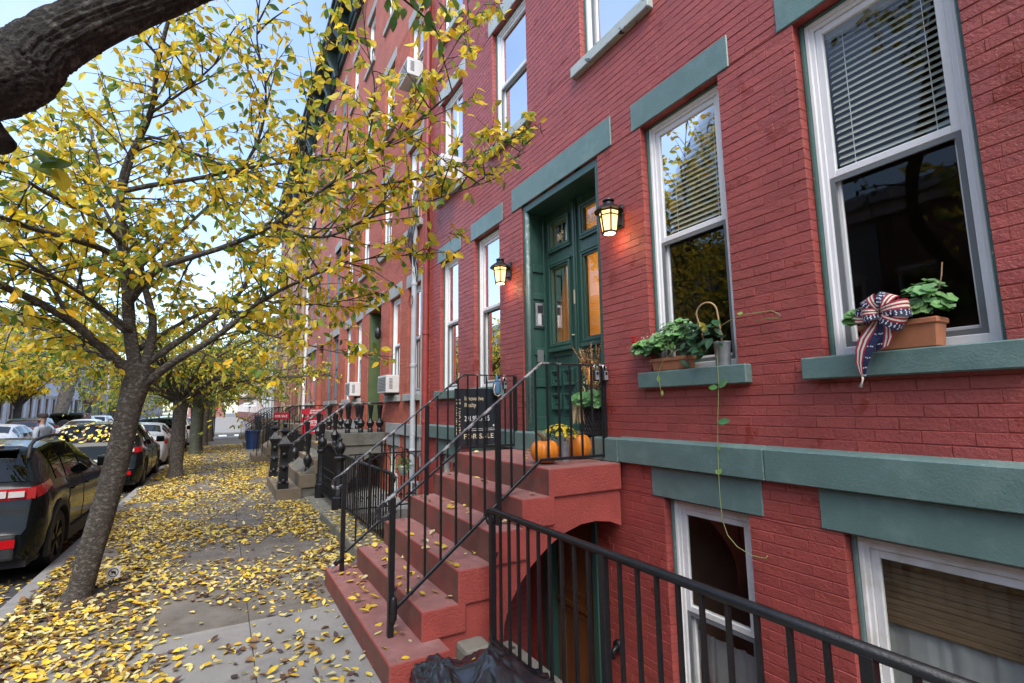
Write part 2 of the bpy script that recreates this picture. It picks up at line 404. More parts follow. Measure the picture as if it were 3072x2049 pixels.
def brick_tex(name, c1, c2, cm):
    m = bpy.data.materials.new(name); m.use_nodes = True; t = m.node_tree; N = t.nodes; L = t.links; p = N['Principled BSDF']
    g = N.new('ShaderNodeNewGeometry'); sp = N.new('ShaderNodeSeparateXYZ'); cb = N.new('ShaderNodeCombineXYZ'); br = N.new('ShaderNodeTexBrick')
    L.new(g.outputs['Position'], sp.inputs[0]); ad = N.new('ShaderNodeMath'); L.new(sp.outputs[0], ad.inputs[0]); L.new(sp.outputs[1], ad.inputs[1])
    L.new(ad.outputs[0], cb.inputs[0]); L.new(sp.outputs[2], cb.inputs[1]); L.new(cb.outputs[0], br.inputs['Vector'])
    br.inputs['Scale'].default_value = 1; br.inputs['Brick Width'].default_value = .212; br.inputs['Row Height'].default_value = .0672; br.inputs['Mortar Size'].default_value = .006
    br.inputs['Color1'].default_value = (*c1, 1); br.inputs['Color2'].default_value = (*c2, 1); br.inputs['Mortar'].default_value = (*cm, 1)
    nz = N.new('ShaderNodeTexNoise'); nz.inputs['Scale'].default_value = .8; nz.inputs['Detail'].default_value = 5; L.new(g.outputs['Position'], nz.inputs['Vector'])
    mr = N.new('ShaderNodeMapRange'); mr.inputs[1].default_value = .3; mr.inputs[2].default_value = .7; mr.inputs[3].default_value = .75; mr.inputs[4].default_value = 1.2; L.new(nz.outputs[0], mr.inputs[0])
    hs = N.new('ShaderNodeHueSaturation'); L.new(mr.outputs[0], hs.inputs['Value']); L.new(br.outputs['Color'], hs.inputs['Color']); L.new(hs.outputs[0], p.inputs['Base Color'])
    b = N.new('ShaderNodeBump'); b.inputs['Strength'].default_value = .4; b.inputs['Distance'].default_value = .01; L.new(br.outputs['Fac'], b.inputs['Height']); b.invert = True; L.new(b.outputs[0], p.inputs['Normal'])
    p.inputs['Roughness'].default_value = .75; M[name] = m
brick_tex('bricktex_red', (.29, .05, .046), (.25, .042, .04), (.2, .035, .032))
brick_tex('bricktex_orange', (.43, .11, .065), (.36, .085, .05), (.34, .14, .1))
brick_tex('bricktex_brown', (.27, .09, .06), (.22, .07, .05), (.22, .12, .09))
brick_tex('bricktex_rose', (.34, .15, .12), (.30, .12, .10), (.3, .17, .14))

# ------------------------------------------------------------------ windows
def ring(mb, x0, x1, y0, y1, z0, z1, t, tb=None, tt=None):
    tb = t if tb is None else tb; tt = t if tt is None else tt
    mb.box(x0, x1, y0, y0+t, z0, z1); mb.box(x0, x1, y1-t, y1, z0, z1)
    mb.box(x0, x1, y0+t, y1-t, z0, z0+tb); mb.box(x0, x1, y0+t, y1-t, z1-tt, z1); return mb
def window(house, y0, y1, z0, z1, blind=0, sill='green_trim', lintel='green_trim', trim='green_chipped', screen=True, split=.52, frame='white_vinyl', detail=2, room='interior', sillh=.13, linth=.26, curtain=None, mullion=False):
    X = W
    b = MB(); ring(b, X+.088, X+.16, y0+.03, y1-.03, z0+.005, z1-.02, .05, .05, .055)
    b.box(X+.075, X+.095, y0+.03, y0+.055, z0+.005, z1-.02); b.box(X+.075, X+.095, y1-.055, y1-.03, z0+.005, z1-.02); b.box(X+.075, X+.0945, y0+.055, y1-.055, z1-.05, z1-.02)
    win = b.build('window', M[frame], house, bevel=.004 if detail > 1 else 0)
    zi0, zi1 = z0+.055, z1-.075; zm = zi0+(zi1-zi0)*split; a0, a1 = y0+.08, y1-.08
    b = MB(); b.box(X+.065, X+.14, y0+.001, y0+.03, z0+.001, z1-.001); b.box(X+.065, X+.14, y1-.03, y1-.001, z0+.001, z1-.001); b.box(X+.065, X+.14, y0+.03, y1-.03, z1-.02, z1-.001)
    b.build('brickmould', M[trim], win, bevel=.01 if detail > 1 else 0)
    b = MB(); ring(b, X+.102, X+.132, a0, a1, zm-.02, zi1, .042, .045, .045)
    s1 = b.build('upper_sash', M[frame], win, bevel=.004 if detail > 1 else 0)
    if mullion:
        b = MB(); ym = (a0+a1)/2; b.box(X+.105, X+.129, ym-.012, ym+.012, zm+.025, zi1-.045); b.build('glazing_bar', M[frame], win)
    b = MB(); b.quad((X+.118, a0+.042, zm+.025), (X+.118, a1-.042, zm+.025), (X+.118, a1-.042, zi1-.045), (X+.118, a0+.042, zi1-.045)); b.build('pane', M['window_glass'], win, fix=False)
    b = MB(); ring(b, X+.134, X+.158, a0, a1, zi0, zm+.02, .045, .05, .045); b.build('lower_sash', M[frame], win, bevel=.003 if detail > 1 else 0)
    b = MB(); b.quad((X+.146, a0+.045, zi0+.05), (X+.146, a1-.045, zi0+.05), (X+.146, a1-.045, zm-.02), (X+.146, a0+.045, zm-.02)); b.build('pane', M['window_glass'], win, fix=False)
    if screen:
        b = MB(); ring(b, X+.104, X+.118, a0+.002, a1-.002, zi0+.002, zm-.022, .028); b.build('screen_frame', M['screen_grey'], win)
    if sill:
        b = MB(); b.box(X-.065, X+.085, y0-.10, y1+.105, z0-sillh, z0+.0); b.build('sill', M[sill], win, bevel=.007)
    if lintel:
        b = MB(); b.box(X-.009, X+.19, y0-.105, y1+.105, z1+.004, z1+linth+.004); b.build('lintel', M[lintel], win, bevel=.006)
    # room behind the window
    b = MB(); x0, x1 = X+.205, X+1.6; p, q, r_, s_ = y0-.2, y1+.2, z0-.25, z1+.15
    b.quad((x1, p, r_), (x1, q, r_), (x1, q, s_), (x1, p, s_)); b.quad((x0, p, r_), (x1, p, r_), (x1, p, s_), (x0, p, s_)); b.quad((x0, q, r_), (x1, q, r_), (x1, q, s_), (x0, q, s_))
    b.quad((x0, p, r_), (x1, p, r_), (x1, q, r_), (x0, q, r_)); b.quad((x0, p, s_), (x1, p, s_), (x1, q, s_), (x0, q, s_))
    b.build('room_lining', M[room], win, fix=False)
    if blind:
        zb = zi0+(zi1-zi0)*(1-blind); n = int((zi1-zb)/.043)
        b = MB(); b.box(-.02, .02, a0+.02, a1-.02, -.001, .001)
        me = b.mesh('slat', M['blind'])
        for k in range(n):
            o = link('slat', me, win, loc=(X+.215, 0, zi1-.03-k*.043)); o.rotation_euler = (0, R(-52), 0)
        b = MB(); b.box(X+.195, X+.24, a0+.02, a1-.02, zi1-.03, zi1+.02); b.build('head_rail', M['blind'], win)
        for yy in (a0+.12, a1-.12):
            b = MB(); b.box(X+.190, X+.192, yy, yy+.004, zb, zi1-.03); b.build('cord', M['sign_white'], win)
    if curtain:
        rows = []
        for zz in np.linspace(z0-.1, z0+(z1-z0)*curtain, 8):
            rows.append([(X+.26+.030*noise.noise(Vector((k*.33, zz*.6, y0)))+.012*noise.noise(Vector((k*.9, zz, y0))), y0-.1+(y1-y0+.2)*k/60, zz) for k in range(61)])
        b = MB(); b.grid(rows); b.build('curtain', M['curtain'], win, smooth=True, fix=False)
    return win
# ------------------------------------------------------------------ the red house
def shell(house, y0, y1, z1, m):
    b = MB(); x0, x1 = W+.2, W+10
    b.quad((x1, y0, -2.2), (x1, y1, -2.2), (x1, y1, z1), (x1, y0, z1)); b.quad((x0-.19, y0, z1), (x1, y0, z1), (x1, y1, z1), (x0-.19, y1, z1))
    b.quad((x0, y0+.002, -1.5), (x1, y0+.002, -1.5), (x1, y0+.002, z1), (x0, y0+.002, z1)); b.quad((x0, y1-.002, -1.5), (x1, y1-.002, -1.5), (x1, y1-.002, z1), (x0, y1-.002, z1))
    b.quad((x0, y0, -1.5), (x1, y0, -1.5), (x1, y1, -1.5), (x0, y1, -1.5))
    b.build('rear_walls', M[m], house, fix=False)
def cornice(house, y0, y1, z, m):
    b = MB()
    b.box(W-.10, W+.2, y0, y1, z-.75, z-.55); b.box(W-.62, W+.2, y0, y1, z-.12, z+.10); b.box(W-.70, W-.5, y0, y1, z+.06, z+.20); b.box(W-.16, W+.2, y0, y1, z-.55, z-.12)
    c = b.build('cornice', M[m], house, bevel=.02)
    n = int((y1-y0)/1.3)
    for k in range(n+1):
        yy = y0+.15+k*(y1-y0-.3)/n
        b = MB(); b.prism([(W-.55, z-.12), (W-.12, z-.12), (W-.12, z-1.0), (W-.22, z-1.02), (W-.30, z-.75), (W-.44, z-.5), (W-.56, z-.36)], 'y', yy-.09, yy+.09)
        b.build('bracket', M[m], c, bevel=.015)
mat('cornice_green', (.035, .06, .06), .5, .15, 5)

A0, A1 = -.05, 8.2
house = thing('brick_house', 'red painted brick house with green trim behind the red stoop', 'house', (W, 4.3, 0))
F1 = [(.81, 1.615), (2.19, 2.995), (5.63, 6.405), (6.985, 7.73)]
F2c = [1.37, 3.33, 5.33, 7.28]
DOOR = (3.59, 5.055, 1.44, 4.19)
BW = [(.74, 1.60), (2.19, 2.935), (5.63, 6.40), (6.985, 7.73)]
BDOOR = (3.80, 4.66, -2.05, .98)
holes = [(a, b, 1.99, 4.18) for a, b in F1]+[DOOR, BDOOR]
holes += [(c-.46, c+.46, 5.31, 7.10) for c in F2c]+[(c-.46, c+.46, 8.30, 9.95) for c in F2c]
holes += [(a, b, -.80, .985) for a, b in BW]
ZT = 9.95+.02
brick_wall(house, A0, A1, -2.124, ZT, holes, 'brick_red', 'mortar_red', 300, 11)
b = MB(); b.box(W, W+.2, A0, A1, ZT-.01, 14.1); b.build('upper_wall', M['bricktex_red'], house)
for c in F2c:
    pass
shell(house, A0, A1, 14.1, 'mortar_red')
cornice(house, A0, A1, 15.0, 'cornice_green')
window(house, *F1[0], 1.99, 4.18, blind=.47)
window(house, *F1[1], 1.99, 4.18, blind=.49)
window(house, *F1[2], 1.99, 4.18, blind=0, curtain=.95)
window(house, *F1[3], 1.99, 4.18, blind=0, curtain=.95)
for i, c in enumerate(F2c):
    window(house, c-.46, c+.46, 5.31, 7.10, sill='stone_worn', lintel='stone_worn', curtain=.97 if i != 3 else None, detail=1, sillh=.12, mullion=(i == 3))
    window(house, c-.46, c+.46, 8.30, 9.95, sill='stone_worn', lintel='stone_worn', curtain=.97, detail=1, sillh=.12)
for a, b_ in BW:
    window(house, a, b_, -.80, .985, sill='green_trim', lintel=None, trim='green_trim', frame='white_dirty', split=.55, room='interior_brown', curtain=.74 if a < 1 else (.40 if a > 5 else .42))
    if a < 1:
        wn = house.children[-1]
        for k in range(14):
            z = .97-k*.034; b = MB(); b.box(W+.225, W+.232, a+.03, b_-.03, z-.031, z); b.build('woven_slat', M['woven'], wn)
    b = MB(); b.box(W-.010, W+.19, a-.11, b_+.115, .99, 1.222); b.build('lintel', M['green_trim'], house, bevel=.005)
# water table band: sloped top, jointed into stones
cuts = [-.05, 2.02, 3.395]; far = [5.25, 6.9, 8.2]
for seq in (cuts, far):
    for a, b_ in zip(seq[:-1], seq[1:]):
        b = MB(); b.prism([(W-.055, 1.228), (W+.15, 1.228), (W+.15, 1.45), (W-.002, 1.448), (W-.055, 1.428)], 'y', a+.0015, b_-.0015); b.build('water_table', M['green_trim'], house, bevel=.006)
b = MB(); b.prism([(W-.055, 1.222), (W+.30, 1.222), (W+.30, 1.44), (W-.01, 1.438), (W-.055, 1.425)], 'y', 3.398, 5.248); b.build('door_sill', M['green_trim'], house, bevel=.006)
# door lintel
b = MB(); b.box(W-.011, W+.33, 3.37, 5.275, 4.195, 4.50); b.build('door_lintel', M['green_trim'], house, bevel=.006)

# --- entrance: panelled reveals and a pair of glazed doors
XD = 3.40
def panel_box(mb, x0, x1, y0, y1, z0, z1): mb.box(x0, x1, y0, y1, z0, z1)
b = MB()
for s, ye in ((1, 5.05), (-1, 3.595)):
    yi = ye-s*.045
    b.box(W+.018, XD+.06, ye, yi, 1.442, 4.185)
    # raised stiles on the reveal
    y2 = yi-s*.018
    b.box(W+.02, W+.12, yi, y2, 1.442, 4.18); b.box(W+.275, XD, yi, y2, 1.442, 4.18)
    for z0, z1 in ((1.442, 1.60), (1.95, 2.05), (2.33, 2.42), (2.66, 2.72), (3.02, 3.10), (3.36, 3.46), (4.05, 4.18)): b.box(W+.12, W+.275, yi, y2-s*.002, z0, z1)
b.box(W+.018, XD+.06, 3.64, 5.005, 4.10, 4.188)
sur = b.build('door_surround', M['green_door'], house, bevel=.006)
b = MB(); b.tube([(W+.045, 4.985, 1.445), (W+.045, 4.985, 4.1)], .028, 12); b.build('corner_bead', M['green_trim'], sur, smooth=True)
def molding(mb, x, y0, y1, z0, z1, t, h):     # picture-frame moulding standing proud of plane x towards the street
    for k, (o, d) in enumerate(((0, h), (t*.45, h*.55))):
        ring(mb, x-d, x+.001, y0+o, y1-o, z0+o, z1-o, t-o if k else t*.5)
def door_leaf(y0, y1, hinge):
    yc0, yc1 = y0+.135, y1-.135
    b = MB(); T = .05
    # stiles and rails around two panes
    b.box(XD, XD+T, y0, yc0, 1.45, 4.10); b.box(XD, XD+T, yc1, y1, 1.45, 4.10)
    for z0, z1 in ((1.45, 1.60), (2.30, 2.45), (3.39, 3.64), (3.95, 4.10)): b.box(XD, XD+T, yc0, yc1, z0, z1)
    b.box(XD+.012, XD+T, yc0, yc1, 1.60, 2.30)
    d = b.build('door', M['green_door'], house, bevel=.004)
    b = MB(); molding(b, XD, yc0-.035, yc1+.035, 2.42, 3.42, .05, .035); molding(b, XD, yc0-.035, yc1+.035, 3.61, 3.98, .05, .035)
    b.box(XD-.045, XD, yc0-.06, yc1+.06, 2.36, 2.40); b.box(XD-.03, XD, yc0-.05, yc1+.05, 2.40, 2.42); b.box(XD-.035, XD, yc0-.05, yc1+.05, 3.425, 3.455)
    b.box(XD-.03, XD, yc0-.05, yc1+.05, 3.58, 3.61)
    b.build('moulding', M['green_door'], d, bevel=.005)
    ym = (y0+y1)/2
    for (a, c) in ((y0+.09, ym-.03), (ym+.03, y1-.09)):
        for (z0, z1) in ((1.68, 1.87), (1.955, 2.145)):
            b = MB(); molding(b, XD, a, c, z0, z1, .05, .03); b.box(XD-.012, XD+.013, a+.065, c-.065, z0+.065, z1-.065); b.build('panel', M['green_door'], d, bevel=.004)
    for z0, z1 in ((2.45, 3.39), (3.64, 3.95)):
        b = MB(); b.quad((XD+.02, yc0, z0), (XD+.02, yc1, z0), (XD+.02, yc1, z1), (XD+.02, yc0, z1)); b.build('pane', M['door_glass'], d, fix=False)
    return d
dl = door_leaf(4.375, 5.0, 1); dr = door_leaf(3.645, 4.365, -1)
b = MB(); b.box(XD-.03, XD, 4.34, 4.40, 1.45, 4.09); b.box(XD-.045, XD-.03, 4.355, 4.385, 1.45, 4.09); b.build('astragal', M['green_door'], dl, bevel=.006)
b = MB(); b.box(XD-.05, XD-.045, 4.36, 4.38, 2.86, 3.02); b.build('lock_plate', M['sign_gold'], dl)
b = MB(); b.lathe([(.008, 0), (.008, .03), (.026, .035), (.03, .05), (.02, .065), (.001, .068)], (XD-.03, 4.455, 2.52), 12, 'x'); o = b.build('knob', M['sign_gold'], dl, smooth=True)
b = MB(); b.box(XD-.004, XD-.001, 3.66, 3.73, 3.19, 3.34); b.build('notice', M['sign_white'], dr)
# hallway behind the doors, with a lit ceiling lamp
b = MB(); x0, x1, p, q, r_, s_ = XD+.055, XD+4.2, 3.5, 5.2, 1.44, 4.25
for Q in ([(x1, p, r_), (x1, q, r_), (x1, q, s_), (x1, p, s_)], [(x0, p, r_), (x1, p, r_), (x1, p, s_), (x0, p, s_)], [(x0, q, r_), (x1, q, r_), (x1, q, s_), (x0, q, s_)], [(x0, p, s_), (x1, p, s_), (x1, q, s_), (x0, q, s_)]): b.quad(*Q)
b.build('hallway', M['interior_warm'], house, fix=False)
b = MB(); b.quad((x0, p, r_), (x1, p, r_), (x1, q, r_), (x0, q, r_)); b.box(x0+.4, x1-.1, q-.02, q-.001, r_, 2.42); b.build('wainscot', M['wood_door'], house, fix=False)
b = MB(); b.box(x0+1.1, x0+1.7, q-.03, q-.005, 2.75, 3.3); b.build('picture_frame', M['black_plastic'], house)
hl = bpy.data.lights.new('hall_lamp_light', 'POINT'); hl.energy = 24; hl.color = (1, .62, .25); hl.shadow_soft_size = .08
b = MB(); b.lathe([(.02, .1), (.07, .06), (.09, 0), (.06, -.06), (.01, -.09)], (x0+1.6, 4.5, 3.6), 12); hlo = b.build('hall_lamp', M['lamp_glow'], house, smooth=True)
lo = bpy.data.objects.new('hall_lamp_light', hl); col.objects.link(lo); lo.parent = hlo; lo.location = (x0+1.6, 4.5, 3.42)
def text(body, size, loc, rot, m, parent, name='lettering', align='LEFT', ext=.0008, sx=1, bold=0, spacing=1):
    c = bpy.data.curves.new(name, 'FONT'); c.body = body; c.size = size; c.extrude = ext; c.align_x = align; c.offset = bold; c.space_character = spacing
    me_o = bpy.data.objects.new(name, c); me = bpy.data.meshes.new_from_object(me_o); bpy.data.objects.remove(me_o)
    me.materials.append(m); o = link(name, me, parent, loc=loc); o.rotation_euler = rot; o.scale = (sx, 1, 1); return o
FACE = (R(90), 0, R(-90))         # text read from the street, running towards the camera
text('N', .125, (XD+.012, 4.76, 3.72), FACE, M['sign_white'], dl, sx=.7)
text('o', .07, (XD+.012, 4.672, 3.79), FACE, M['sign_white'], dl, sx=.8); text('..', .06, (XD+.012, 4.675, 3.745), FACE, M['sign_white'], dl)
text('223', .145, (XD+.012, 4.19, 3.74), FACE, M['sign_white'], dr, sx=.9, spacing=1.15)

# basement door under the stoop
b = MB(); b.box(W+.10, W+.15, BDOOR[0]+.06, BDOOR[1]-.07, -2.05, .92)
bd = b.build('basement_door', M['wood_door'], house, bevel=.004)
b = MB()
for z0, z1 in ((-1.75, -.33), (-.16, .8)): ring(b, W+.085, W+.101, BDOOR[0]+.16, BDOOR[1]-.17, z0, z1, .03)
b.build('panel_moulding', M['wood_door'], bd)
b = MB(); b.box(W+.07, W+.102, BDOOR[0]+.08, BDOOR[1]-.09, -.29, -.25); b.build('ledge', M['wood_door'], bd)
b = MB(); b.box(W-.02, W+.16, BDOOR[1]-.065, BDOOR[1]+.02, -2.08, .975); b.box(W-.02, W+.16, BDOOR[0]-.02, BDOOR[0]+.055, -2.08, .975); b.box(W+.02, W+.16, BDOOR[0]+.055, BDOOR[1]-.065, .925, .975); b.build('basement_door_frame', M['green_door'], house, bevel=.006)
b = MB(); b.box(W+.3, W+.32, BDOOR[0]-.1, BDOOR[1]+.1, -2.1, 1.1); b.build('basement_backing', M['interior'], house)
# hose tap on the basement wall
b = MB(); b.lathe([(.045, -.06), (.05, -.03), (.04, -.01), (.015, 0)], (W, 3.50, -.32), 12, 'x'); b.tube([(W-.05, 3.5, -.32), (W-.10, 3.5, -.35), (W-.10, 3.5, -.41)], .018, 8); b.build('wall_tap', M['black_plastic'], house, smooth=True)

# areaway (sunken yard) and its coping
b = MB(); b.quad((1.6, -.2, -2.1), (W+.1, -.2, -2.1), (W+.1, 8.4, -2.1), (1.6, 8.4, -2.1)); props(b.build('areaway_floor', M['concrete'], fix=False), kind='structure')
b = MB(); b.box(1.62, 1.78, -.2, 3.26, -2.15, -.03); b.box(1.5, 1.62, -.2, 3.26, -.5, -.03); o = b.build('areaway_wall', M['kerb_stone']); props(o, kind='structure')
y = -.2
for k, L in enumerate((1.18, 1.15, 1.12)):
    b = MB(); b.box(1.50, 1.84, y+.005, y+L-.005, -.03, .10); b.build('coping_stone', M['bluestone'], o, bevel=.015); y += L
b = MB(); b.box(1.62, 1.78, 5.42, 8.6, -2.15, -.03); b.box(1.45, 1.62, 5.42, 8.6, -.5, -.03); o = b.build('areaway_wall', M['kerb_stone']); props(o, kind='structure')
y = 5.42
for k, L in enumerate((1.6, 1.58)):
    b = MB(); b.box(1.42, 1.86, y+.005, y+L-.005, -.03, .11); b.build('coping_stone', M['bluestone'], o, bevel=.02); y += L
b = MB(); b.box(1.48, 1.68, 3.20, 3.40, -.4, .115); b.build('coping_stone', M['bluestone'], o, bevel=.03)

# ------------------------------------------------------------------ the stoop
stoop = thing('stoop', 'red painted masonry stoop of six steps up to the green doors', 'stoop', (2.0, 4.3, 0))
XF = [.958, 1.23, 1.497, 1.77, 2.032, 2.286]; XB = [1.36, 1.555, 1.80, 2.075, 2.335, 3.045]
ZTp = [.165, .355, .575, .797, 1.01, 1.22]
for i in range(6):
    y0, y1 = (3.19, 5.40) if i == 0 else (3.378, 5.262)
    zb = -.1 if i == 0 else ZTp[i-1]-.012*(i > 0)
    if i == 1: zb = .163
    b = MB(); b.m = 0
    x0, x1 = XF[i], XB[i]
    V8 = [(x0,y0,zb),(x1,y0,zb),(x1,y1,zb),(x0,y1,zb),(x0,y0,ZTp[i]),(x1,y0,ZTp[i]),(x1,y1,ZTp[i]),(x0,y1,ZTp[i])]
    b.add(V8, [(0,3,2,1),(0,1,5,4),(1,2,6,5),(2,3,7,6)]); b.m = 1; b.add(V8, [(4,5,6,7)]); b.m = 2; b.add(V8, [(3,0,4,7)])
    me = b.mesh('step', [M['step_red'], M['step_top'], M['step_riser']])
    bm = bmesh.new(); bm.from_mesh(me); bmesh.ops.remove_doubles(bm, verts=bm.verts, dist=1e-5); bmesh.ops.recalc_face_normals(bm, faces=bm.faces)
    bmesh.ops.bevel(bm, geom=bm.edges[:], offset=.009, offset_type='OFFSET', segments=2, profile=.6, affect='EDGES'); bm.to_mesh(me); bm.free()
    link('step', me, stoop)
arch = [(3.045, .69), (2.92, .737), (2.763, .76), (2.61, .752), (2.416, .698), (2.27, .616), (2.12, .505), (2.0, .375), (1.92, .255), (1.875, .13), (1.855, -.1), (1.85, -2.1), (1.30, -2.1), (1.30, .16)]
topl = [(1.30, .345), (1.555, .345), (1.555, .36), (1.80, .565), (2.075, .787), (2.335, 1.0), (3.045, 1.21)]
topl = [(1.26, .30), (1.52, .335), (1.78, .56), (2.05, .78), (2.31, 1.0), (3.045, 1.2)]
b = MB(); b.prism(arch+topl, 'y', 3.402, 5.24)
b.build('arched_base', M['step_red'], stoop, fix=True)
b = MB(); b.box(1.92, W-.004, 5.0, 5.2, -2.1, .70); b.build('passage_wall', M['bricktex_red'], stoop)

# ------------------------------------------------------------------ railings
def curl(x, y, z, r=.045, a0=90, a1=300, n=10, sgn=-1):
    return [(x+sgn*r*math.sin(R(a)), y, z+r*math.cos(R(a))) for a in np.linspace(0, a1, n)]
def stoop_rail(y, label):
    t = thing('stoop_railing', label, 'railing', (1.1, y, .165), 'iron railings of the red stoop')
    top = [(2.36, 2.09), (3.08, 2.09)]
    # hand rail: curl at the bottom, slope, level to the wall
    sl = (2.09-1.06)/(2.36-1.02)
    pts = [(1.10, y, 1.0), (1.03, y, .955), (.985, y, .95), (.965, y, .985), (.975, y, 1.03), (1.02, y, 1.062)]
    b = MB()
    for p, q in zip(pts[:-1], pts[1:]): b.bar(p, q, .03, .016, (0, 1, 0))
    b.bar((1.015, y, 1.06), (2.365, y, 2.095), .036, .016); b.bar((2.36, y, 2.092), (3.07, y, 2.092), .036, .016)
    b.build('handrail', M['iron_worn'], t, bevel=.003)
    b = MB(); b.bar((1.10, y, .335), (2.335, y, 1.272), .02, .024); b.bar((2.33, y, 1.272), (3.07, y, 1.272), .02, .024); b.build('bottom_rail', M['iron_black'], t, bevel=.003)
    for x, zb, w_ in ((1.075, .165, .04), (1.93, .797, .04), (3.05, 1.22, .035)):
        zt = 2.085 if x > 2.36 else 1.06+(x-1.02)*sl-.01
        b = MB(); b.box(x-w_/2, x+w_/2, y-w_/2, y+w_/2, zb, zt); b.build('post', M['iron_black'], t, bevel=.003)
    xs_ = [1.075+k*.1221 for k in range(1, 17)]
    for x in xs_:
        if abs(x-1.93) < .03 or x > 3.03: continue
        zt = 2.08 if x > 2.36 else 1.06+(x-1.02)*sl-.01; zb = 1.275 if x > 2.335 else .335+(x-1.10)*(1.272-.335)/(2.335-1.10)
        b = MB(); b.box(x-.0075, x+.0075, y-.0075, y+.0075, zb, zt); b.build('baluster', M['iron_black'], t)
    return t
stoop_rail(3.575, 'near black iron railing of the red stoop, pumpkins behind it')
stoop_rail(5.20, 'far black iron railing of the red stoop, dark sale sign on it')
for yy in (3.575, 5.20):
    pass
def area_rail(y0, y1, x, zt, zb, sgn, label, n_post, spec=None):
    t = thing('areaway_railing', label, 'railing', (x, (y0+y1)/2, zb), 'iron railings of the areaway')
    b = MB(); b.tube([(x, y0, zt), (x, y1, zt)], .021, 10)
    ye = y1 if sgn > 0 else y0
    b.tube([(x, ye+sgn*.045*math.sin(a), zt-.045+.045*math.cos(a)) for a in np.linspace(0, 5.2, 16)], .018, 8)
    b.build('handrail', M['iron_black'], t, smooth=True)
    b = MB(); b.box(x-.018, x+.018, y0, y1, zb+.05, zb+.062); b.build('bottom_rail', M['iron_black'], t)
    L = y1-y0; n = int(L/.118)
    for k in range(n+1):
        yy = y1-sgn*0-.03-k*.118 if sgn > 0 else y0+.03+k*.118
        post = (k % n_post == 0); w_ = .019 if post else .0085
        b = MB(); b.box(x-w_, x+w_, yy-w_, yy+w_, zb-.02 if post else zb+.055, zt-.01); b.build('post' if post else 'baluster', M['iron_black'], t, bevel=.002 if post else 0)
    return t
area_rail(-.2, 3.22, 1.67, 1.0, .10, 1, 'black iron areaway railing in front of the basement windows, bottom right', 10)
area_rail(5.85, 8.55, 1.76, .955, .11, -1, 'black iron areaway railing beyond the stoop, between stoop and gate', 30)
# latch hook on the near areaway railing
b = MB(); b.tube([(1.67, 3.20, .60), (1.72, 3.28, .62), (1.80, 3.36, .66)], .008, 6); o = b.build('gate_hook', M['iron_black'], bpy.data.objects['areaway_railing'])
# ------------------------------------------------------------------ leaves
def leaf_geo(mb, p, d, nrm, L, Wd, c, fold=.25, bend=.2, rich=True):
    p = Vector(p); d = Vector(d).normalized(); nrm = Vector(nrm); s = d.cross(nrm)
    if s.length < 1e-4: s = d.orthogonal()
    s.normalize(); n = s.cross(d).normalized(); mb.cur = c
    if rich:
        T = ((.22, .36), (.5, .5), (.78, .3)); vs = [p]
        for t, w_ in T:
            m_ = p+d*(L*t)-n*(bend*L*t*t); o = n*(fold*Wd*w_)
            vs += [m_-s*(Wd*w_)+o, m_, m_+s*(Wd*w_)+o]
        vs.append(p+d*L-n*(bend*L)); fs = [(0, 2, 1), (0, 3, 2)]
        for k in range(2):
            a = 1+3*k; b_ = a+3; fs += [(a, a+1, b_+1, b_), (a+1, a+2, b_+2, b_+1)]
        fs += [(7, 8, 10), (8, 9, 10)]
        mb.add(vs, fs)
    else:
        m_ = p+d*(L*.45); o = n*(fold*Wd*.5)
        mb.add([p, m_-s*(Wd*.5)+o, p+d*L-n*(bend*L), m_+s*(Wd*.5)+o], [(0, 1, 2), (0, 2, 3)])
def round_leaf(mb, p, nrm, r, c, rg, n=11):
    nrm = Vector(nrm).normalized(); a = nrm.orthogonal().normalized(); b_ = nrm.cross(a); mb.cur = c
    t0 = rg.uniform(0, 6.28); vs = [Vector(p)]
    for k in range(n):
        t = t0+k*2*math.pi/n*.94; rr = r*(1 if k % 2 else .86)*rg.uniform(.93, 1.07)
        vs.append(Vector(p)+(a*math.cos(t)+b_*math.sin(t))*rr+nrm*(r*.22*rg.uniform(.5, 1.4)))
    mb.add(vs, [(0, k, k+1) for k in range(1, n)])
def jit(c, rg, a=.2):
    k = rg.uniform(1-a, 1+a); return (c[0]*k*rg.uniform(.9, 1.1), c[1]*k, c[2]*k*rg.uniform(.85, 1.15))

